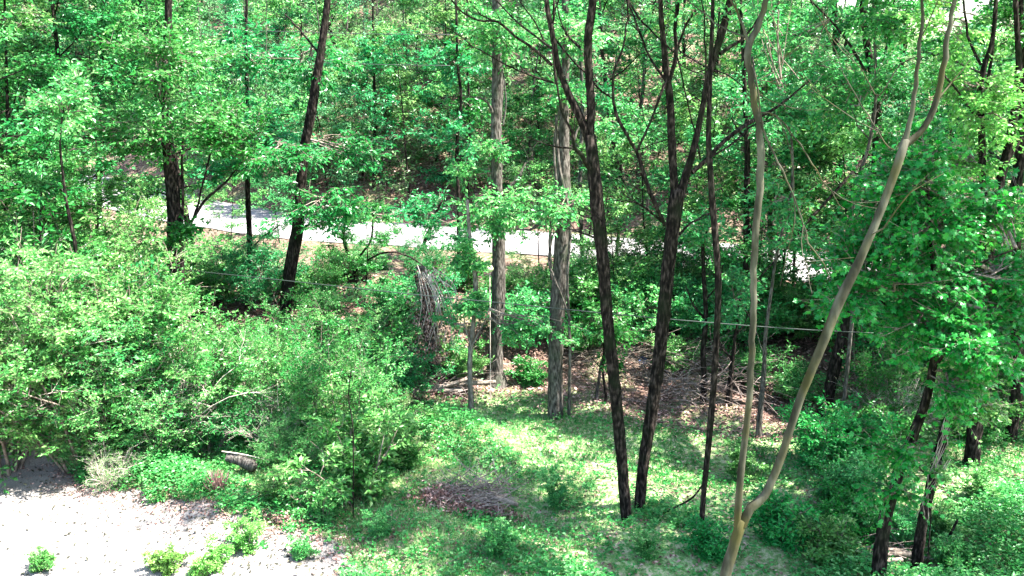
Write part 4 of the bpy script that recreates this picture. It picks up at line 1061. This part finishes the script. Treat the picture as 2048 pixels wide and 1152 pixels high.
# broadleaf ground cover
x, y = scatter(60000, 9.3, 22.0)
dens = fbm(x * 1.1 + 3, y * 1.1)
edge_ = (x < 1.5) & (y > np.interp(x, dx, de) - 0.8) & (fbm(x * 3.2, y * 3.2) > 0.10)
m = (~is_drive(x, y) | edge_) & (y < lit_edge(x) + rs.normal(0, .6, len(x))) & (rs.uniform(0, 1, len(x)) < smooth(-0.22, 0.25, dens) * 0.9 + 0.12)
x, y = x[m], y[m]; n = len(x); per = 7
hh = rs.uniform(0.04, 0.36, n) * (0.6 + smooth(0, 0.4, fbm(x * 1.1 + 3, y * 1.1)))
P = np.repeat(np.stack([x, y, hgt(x, y)], -1), per, 0); P[:, 2] += np.repeat(hh, per) * rs.uniform(0.3, 1.1, n * per); P[:, :2] += rs.normal(0, 0.05, (n * per, 2))
D = rs.normal(0, 1, (n * per, 3)); D[:, 2] = rs.uniform(-0.1, 0.5, n * per)
N = np.array([0, 0, 1.]) + rs.normal(0, 0.35, (n * per, 3))
tn = np.clip(np.repeat(rs.uniform(0.15, 0.8, n), per) + rs.normal(0, 0.15, n * per), 0, 1)
cb = MB(); L = rs.uniform(0.035, 0.10, n * per)
leaves(cb, P, D, N, L, L * 0.6, tn)
tag(cb.obj('ground_cover', M['cover'], smooth=False), 'low broad leaved weeds spread over the clearing', 'ground cover', kind='stuff')
# litter on the bank, in the woods and thinly over the clearing
lb = MB()
for (n, y0, y1, msk, sz) in [(52000, 18.6, 26.5, 0, 0.09), (95000, 36, 80, 1, 0.15), (22000, 9, 20.5, 2, 0.07)]:
    x, y = scatter(n, y0, y1)
    if msk == 1:
        k_ = y > yfar(x) + 0.5; x, y = x[k_], y[k_]
    if msk == 0:
        k_ = y > lit_edge(x) + rs.normal(0, .4, len(x)); x, y = x[k_], y[k_]
    if msk == 2:
        k_ = ~is_drive(x, y); x, y = x[k_], y[k_]
    n = len(x)
    P = np.stack([x, y, hgt(x, y) + 0.015 + rs.uniform(0, 0.03, n)], -1)
    D = rs.normal(0, 1, (n, 3)); D[:, 2] *= 0.25
    L = rs.uniform(0.5, 1.3, n) * sz
    leaves(lb, P, D, np.array([0, 0, 1.]) + rs.normal(0, 0.3, (n, 3)), L, L * 0.6, rs.uniform(0, 1, n))
n = 9000
x = rs.uniform(-11, 1.5, n); y = np.interp(x, dx, de) + rs.normal(0.05, 0.45, n)
P = np.stack([x, y, hgt(x, y) + 0.04], -1); D = rs.normal(0, 1, (n, 3)); D[:, 2] *= .3; L = rs.uniform(.02, .07, n)
leaves(lb, P, D, np.array([0, 0, 1.]) + rs.normal(0, 0.4, (n, 3)), L, L * 0.6, rs.uniform(0.2, 1, n))
for (px_, py_, rx_, ry_, n) in [(930, 1015, .9, .3, 2200), (870, 1000, .3, .25, 500), (880, 785, .8, .4, 900), (650, 1010, .6, .3, 500), (560, 1050, .5, .2, 500)]:
    c = G(px_, py_); x = c[0] + rs.normal(0, rx_ * .5, n); y = c[1] + rs.normal(0, ry_ * .5, n)
    P = np.stack([x, y, hgt(x, y) + rs.uniform(0.02, .16, n)], -1); D = rs.normal(0, 1, (n, 3)); L = rs.uniform(.03, .09, n)
    leaves(lb, P, D, np.array([0, 0, 1.]) + rs.normal(0, 0.7, (n, 3)), L, L * 0.6, rs.uniform(0.2, 1, n))
tag(lb.obj('leaf_litter', M['litter'], smooth=False), 'reddish brown dead leaves covering bank and hillside', 'leaf litter', kind='stuff')
# fallen leaves and tiny weeds on the driveway
n = 12000
x = rs.uniform(-12, 1.2, n); y = rs.uniform(8.5, 17, n)
e = np.interp(x, dx, de)
m = is_drive(x, y) & (rs.uniform(0, 1, n) < 0.22 + 0.5 * smooth(1.2, 0.1, e - y) + 0.5 * smooth(0.1, 0.4, fbm(x * 2, y * 2)))
x, y = x[m], y[m]; n = len(x)
P = np.stack([x, y, hgt(x, y) + 0.035], -1); D = rs.normal(0, 1, (n, 3)); D[:, 2] = rs.uniform(0, .5, n)
L = rs.uniform(0.03, 0.10, n)
fb = MB(); leaves(fb, P, D, np.array([0, 0, 1.]) + rs.normal(0, 0.5, (n, 3)), L, L * 0.5, rs.uniform(0, 1, n))
tag(fb.obj('fallen_leaves', M['litter_dark'], smooth=False), 'dark dry leaves scattered over the pale driveway', 'fallen leaves', kind='stuff')

# ------------------------------------------------------------------ brush piles, logs, sticks
def brush(name, label, px, py, wx, wy, h, n, seed, mat='twig_mid', log=True):
    rs = np.random.RandomState(seed)
    c = G(px, py)
    root = empty(name, (c[0], c[1], gz(c[0], c[1]))); tag(root, label, 'brush pile')
    mb = MB()
    for i in range(n):
        a = rs.normal(0, 0.7) if rs.uniform() < .6 else rs.uniform(0, 3.14)
        ln = rs.uniform(0.3, 1.0) * wx
        s = np.array([rs.uniform(-.5, .5) * wx - math.cos(a) * ln * .4, rs.uniform(-.5, .5) * wy, rs.uniform(0.0, h)])
        B = branch(rs, s, (math.cos(a), math.sin(a) * .6, rs.normal(0, .25)), ln, 6, 0.22, -0.03)
        for q in B: q[2] = max(q[2], gz(c[0] + q[0], c[1] + q[1]) - gz(c[0], c[1]) + 0.01)
        r = rs.uniform(0.003, 0.011)
        tube(mb, B, np.linspace(r, r * .4, 6), 5)
    mb.obj('twigs', M[mat], root)
    if log:
        for k in range(3):
            lg = MB(); a = rs.normal(0, .12)
            s = np.array([-wx * .45 + k * wx * .25, -wy * .35 + k * .12, 0.06 + .04 * k])
            B = branch(rs, s, (math.cos(a), math.sin(a), 0.0), wx * rs.uniform(.5, .8), 6, 0.07, 0)
            Pc, Rc = catmull(B, np.linspace(.07, .045, 6), .08)
            tube(lg, Pc, Rc, 12, 0.1, seed + k); lg.obj('log', M['twig'], root)
    return root
brush('brush_pile', 'heap of grey brown dead twigs and logs in the sunlit middle of the clearing', 945, 1010, 1.3, .7, .28, 230, 5)
brush('brush_pile', 'flat heap of grey fallen sticks at the bottom right of the clearing', 1740, 1120, 1.4, .5, .2, 40, 6)
brush('brush_pile', 'shaded tangle of dead branches on the bank behind the V pair', 1290, 760, 3.6, 1.4, 1.0, 150, 7, mat='twig', log=False)
brush('brush_pile', 'small pinkish heap of dead sticks at the foot of the vine draped stump', 880, 785, 2.0, .8, .3, 60, 8)
brush('brush_pile', 'tangle of dead branches on the bank right of the slim tree', 1440, 800, 2.8, 1.1, .8, 110, 9, log=False)
# log at the thicket edge
c = G(490, 950)
root = empty('fallen_log', (c[0], c[1], gz(c[0], c[1]))); tag(root, 'short grey weathered log poking out of the thicket beside the driveway', 'log')
lg = MB(); Pc, Rc = catmull([(-.35, .12, .30), (-.1, .05, .26), (.22, -.12, .2)], [.10, .11, .12], .04)
tube(lg, Pc, Rc, 14, 0.08, 3, cap=True); lg.obj('log', M['bark_grey'], root)
lg = MB(); tube(lg, *catmull([(-.45, .1, .42), (.0, 0, .40), (.5, -.05, .3)], [.012, .012, .008], .1), 6); lg.obj('stick', M['twig_pale'], root)
# tuft of dry straw beside it
c = G(437, 985); st_ = MB(); n = 260
P = np.array([c[0], c[1], gz(c[0], c[1])]) + rs.normal(0, .06, (n, 3)) * [1, 1, 0]
D = rs.normal(0, .3, (n, 3)); D[:, 2] = 1
leaves(st_, P, D, rs.normal(0, 1, (n, 3)), rs.uniform(.2, .48, n), np.full(n, .012), rs.uniform(.4, 1, n))
tag(st_.obj('straw_tuft', M['litter'], smooth=False), 'upright tuft of dry straw coloured grass left of the grey log', 'dry grass')
# leaning sticks
for (pts, Yv, lab) in [([(1884, 1106, 6), (1898, 1075, 6), (1915, 1040, 5)], None, 'dark stake stuck aslant in the grass at the bottom right'),
                       ([(1310, 1035, 3), (1350, 1015, 4), (1385, 995, 4), (1405, 970, 3)], None, 'thin dark fallen branch lying right of the V pair'),
                       ([(1868, 1040, 3), (1862, 985, 3), (1835, 930, 3), (1800, 880, 3)], 13.0, 'thin dark bent stick leaning over the laced black trunk'),
                       ([(700, 905, 3), (706, 860, 3), (697, 800, 2.5), (702, 740, 2)], 14.6, 'thin dark bare stem in front of the right end of the thicket')]:
    Yv = Yv or G(pts[0][0], pts[0][1])[1]
    P = []; r = []
    for q in pts:
        p, m_ = W(q[0], q[1], Yv); P.append(p); r.append(q[2] * m_ / 2)
    P[0][2] = gz(P[0][0], P[0][1]) - 0.03
    mb = MB(); tube(mb, *catmull(P, r, .06), 7, .08, 4)
    tag(mb.obj('stick', M['bark_dark']), lab, 'stick')

# ------------------------------------------------------------------ vine draped stump
c, m_ = W(862, 740, 21.0); b0 = np.array([c[0], 21.0, gz(c[0], 21.0)])
root = empty('vine_draped_stump', tuple(b0)); tag(root, 'leaning dead stump draped with a curtain of bare hanging vines and dead leaves', 'stump')
tr = MB(); P, r = [], []
for q in [(874, 745, 30), (864, 690, 27), (856, 620, 24), (846, 570, 24), (838, 535, 17)]:
    p, mm = W(q[0], q[1], 21.2); P.append(p - b0); r.append(q[2] * mm / 2)
tube(tr, *catmull(P, r, .08), 14, .20, 5); tr.obj('trunk', M['bark_grey'], root)
rs = np.random.RandomState(6)
for k in range(16):
    x0 = rs.uniform(-35, 35); t_ = W(850 + x0 * .5, 530 + rs.uniform(-5, 20), 20.75)[0] - b0
    mid = W(875 + x0 + rs.uniform(-10, 14), 600 + rs.uniform(-20, 30), 20.65)[0] - b0
    e_ = W(868 + x0 * .9 + rs.uniform(-10, 20), 690 + rs.uniform(-40, 20), 20.7)[0] - b0
    v_ = MB(); tube(v_, *catmull([t_, mid, e_], [.009, .008, .005], .1), 5, .1, k)
    v_.obj('vine', M['twig_pale'], root)
iw, il = MB(), MB()
ca = np.array([W(a_, b_, 20.9)[0] - b0 for a_, b_ in [(828, 560), (835, 610), (838, 660), (846, 700), (884, 600), (895, 650), (900, 700), (880, 560), (868, 720), (826, 690)] for _ in range(4)]) + rs.normal(0, .12, (40, 3))
ta, tb = twig_fan(rs, ca, rs.normal(0, 1, (40, 3)), 4, .28)
leaf_up(il, iw, rs, ta, tb, 7, .07, .6, .4, 'kite', .003, rs.uniform(.2, .8, len(ta)), .2)
merge_obj('creeper', il, iw, M['leaf_mid'], M['twig'], root)
dl = MB(); n = 1300
pp = np.array([W(px_, py_, 20.85)[0] - b0 for px_, py_ in zip(rs.normal(862, 20, n), rs.uniform(540, 720, n))]) + rs.normal(0, .06, (n, 3))
D = rs.normal(0, .6, (n, 3)); D[:, 2] -= 1; L = rs.uniform(.05, .11, n)
leaves(dl, pp, D, rs.normal(0, 1, (n, 3)), L, L * .5, rs.uniform(.2, 1, n)); dl.obj('dead_leaves', M['litter'], root, False)

# ------------------------------------------------------------------ cable, wires, roadside things, litter
def simple(name, colr, rough=.5, met=0.0):
    m, n, l, out = newmat(name)
    p = n.new("ShaderNodeBsdfPrincipled"); p.inputs["Base Color"].default_value = (*colr, 1); p.inputs["Roughness"].default_value = rough; p.inputs["Metallic"].default_value = met
    no = n.new("ShaderNodeTexNoise"); no.inputs["Scale"].default_value = 30
    b = n.new("ShaderNodeBump"); b.inputs["Strength"].default_value = .2; l.new(no.outputs[0], b.inputs["Height"]); l.new(b.outputs[0], p.inputs["Normal"])
    l.new(p.outputs[0], out.inputs[0]); return m
M['cable'] = simple('cable_sheath', (.015, .022, .018), .6)
M['white_paint'] = simple('white_paint', (.75, .74, .76), .5)
M['blue'] = simple('blue_plastic', (.012, .035, .12), .35)
M['yellow_disc'] = simple('yellow_disc', (.70, .74, .42), .5)
def cable(label, pts, r, name='cable'):
    P = [W(a, b, Yv)[0] for a, b, Yv in pts]
    mb = MB(); Pc, _ = catmull(P, [r] * len(P), .4); tube(mb, Pc, np.full(len(Pc), r), 6)
    tag(mb.obj(name, M['cable']), label, 'cable')
cable('thin dark cable strung low from the thick trunk across to the right trees', [(330, 536, 19.9), (560, 560, 18.9), (800, 586, 18.0), (1024, 608, 17.3), (1290, 634, 16.6), (1560, 656, 16.0), (1780, 668, 15.6)], .010)
cable('faint upper overhead wire near the top of the photo, left of centre', [(440, 60, 26), (600, 64, 26), (740, 68, 26), (900, 69, 26)], .009, 'overhead_wire')
cable('faint lower overhead wire above the brown slope', [(560, 124, 26), (690, 127, 26), (800, 130, 26), (900, 131, 26)], .009, 'overhead_wire')
c = W(2003, 640, 26.5)[0]; z0 = gz(c[0], 26.5)
root = empty('roadside_post', (c[0], 26.5, z0)); tag(root, 'short white painted post at the roadside near the right edge', 'post')
mb = MB(); tube(mb, *catmull([(0, 0, -.2), (0, 0, .6), (0.01, 0, 1.25)], [.13, .13, .125], .1), 16, .01, 2); mb.obj('shaft', M['white_paint'], root)
mb = MB(); tube(mb, [(0.01, 0, 1.25), (0.01, 0, 1.30)], [.15, .14], 16); mb.obj('cap', M['white_paint'], root)
c = W(980, 620, 20.6)[0]; z0 = gz(c[0], 20.6); zt = W(980, 537, 20.6)[0][2]
root = empty('reflector_marker', (c[0], 20.6, z0)); tag(root, 'round pale yellow disc on a thin rod beside the left grey trunk', 'marker')
mb = MB(); tube(mb, [(0, 0, -.1), (0, 0, (zt - z0) * .5), (0, 0, zt - z0)], [.012, .012, .012], 6); mb.obj('rod', M['twig_pale'], root)
mb = MB(); tube(mb, [(0, -.02, zt - z0), (0, -.035, zt - z0)], [.085, .085], 20); mb.obj('disc', M['yellow_disc'], root)
c = G(1287, 722)
mb = MB(); th = np.linspace(0, math.pi * 2, 15)[:-1]
rs = np.random.RandomState(3)
V = []; nr = 7
for k in range(nr):
    ph = math.pi * .5 * k / (nr - 1)
    for t in th: 
        r = .16 * math.cos(ph) * (1 + .25 * math.sin(3 * t + k) + .12 * rs.normal())
        V.append((r * math.cos(t) * 1.3, r * math.sin(t), .13 * math.sin(ph) * (1 + .2 * rs.normal())))
ii = np.arange(nr * 14).reshape(nr, 14); j = np.roll(ii, -1, 1)
mb.add(V, Q=np.stack([ii[:-1], j[:-1], j[1:], ii[1:]], -1).reshape(-1, 4))
o = mb.obj('plastic_bag', M['blue'], smooth=False, loc=(c[0], c[1], c[2] - .02)); tag(o, 'crumpled blue plastic bag lying on the shaded bank behind the V pair', 'bag')

# ------------------------------------------------------------------ each repeated plant gets the words that find it
ORD = 'first second third fourth fifth sixth seventh eighth ninth tenth eleventh twelfth thirteenth fourteenth fifteenth sixteenth seventeenth eighteenth nineteenth twentieth'.split()
ORD += ['twenty-' + w_ for w_ in ORD[:9]] + ['thirtieth'] + ['thirty-' + w_ for w_ in ORD[:9]]
def order(group, rows, fmt):
    obs = [o for o in col.objects if o.parent is None and o.get('group') == group]
    obs.sort(key=lambda o: o.location.y)
    k = -(-len(obs) // len(rows))
    for ri, rn in enumerate(rows):
        part = sorted(obs[ri * k:(ri + 1) * k], key=lambda o: o.location.x / o.location.y)
        for i, o in enumerate(part):
            lf_ = [c for c in o.children if c.name.startswith(('crown', 'foliage'))][0].material_slots[0].material.name
            tone = {'leaf_light': 'light green', 'leaf_mid': 'mid green', 'leaf_emerald': 'dark emerald', 'leaf_deep': 'deep green', 'leaf_yellow': 'yellow green', 'leaf_far': 'fresh green'}.get(lf_, 'green')
            o['label'] = fmt.format(tone=tone, ord=ORD[i], row=rn)
order('shrubs of the dense thicket beside the pale driveway', ['front row', 'second row', 'third row', 'back row'], '{tone} thicket shrub by the driveway, {ord} from left in {row}')
order('leafy trees behind the thicket', [''], '{tone} leafy tree behind the thicket, {ord} from the left there')
order('leafy trees behind the right trunks', [''], '{tone} leafy tree behind the maple, {ord} from the left there')
order('shrubs between the clearing and the sunlit road', ['front row', 'middle row', 'row nearest the road'], '{tone} bank shrub before the road, {ord} from left in {row}')
order('shrubs round the leaning right trunks', ['nearer row', 'farther row'], '{tone} shrub by the leaning right trunks, {ord} from left in {row}')
order('saplings screening the near side of the road', [''], '{tone} thin sapling on the near side of the road, {ord} from the left')
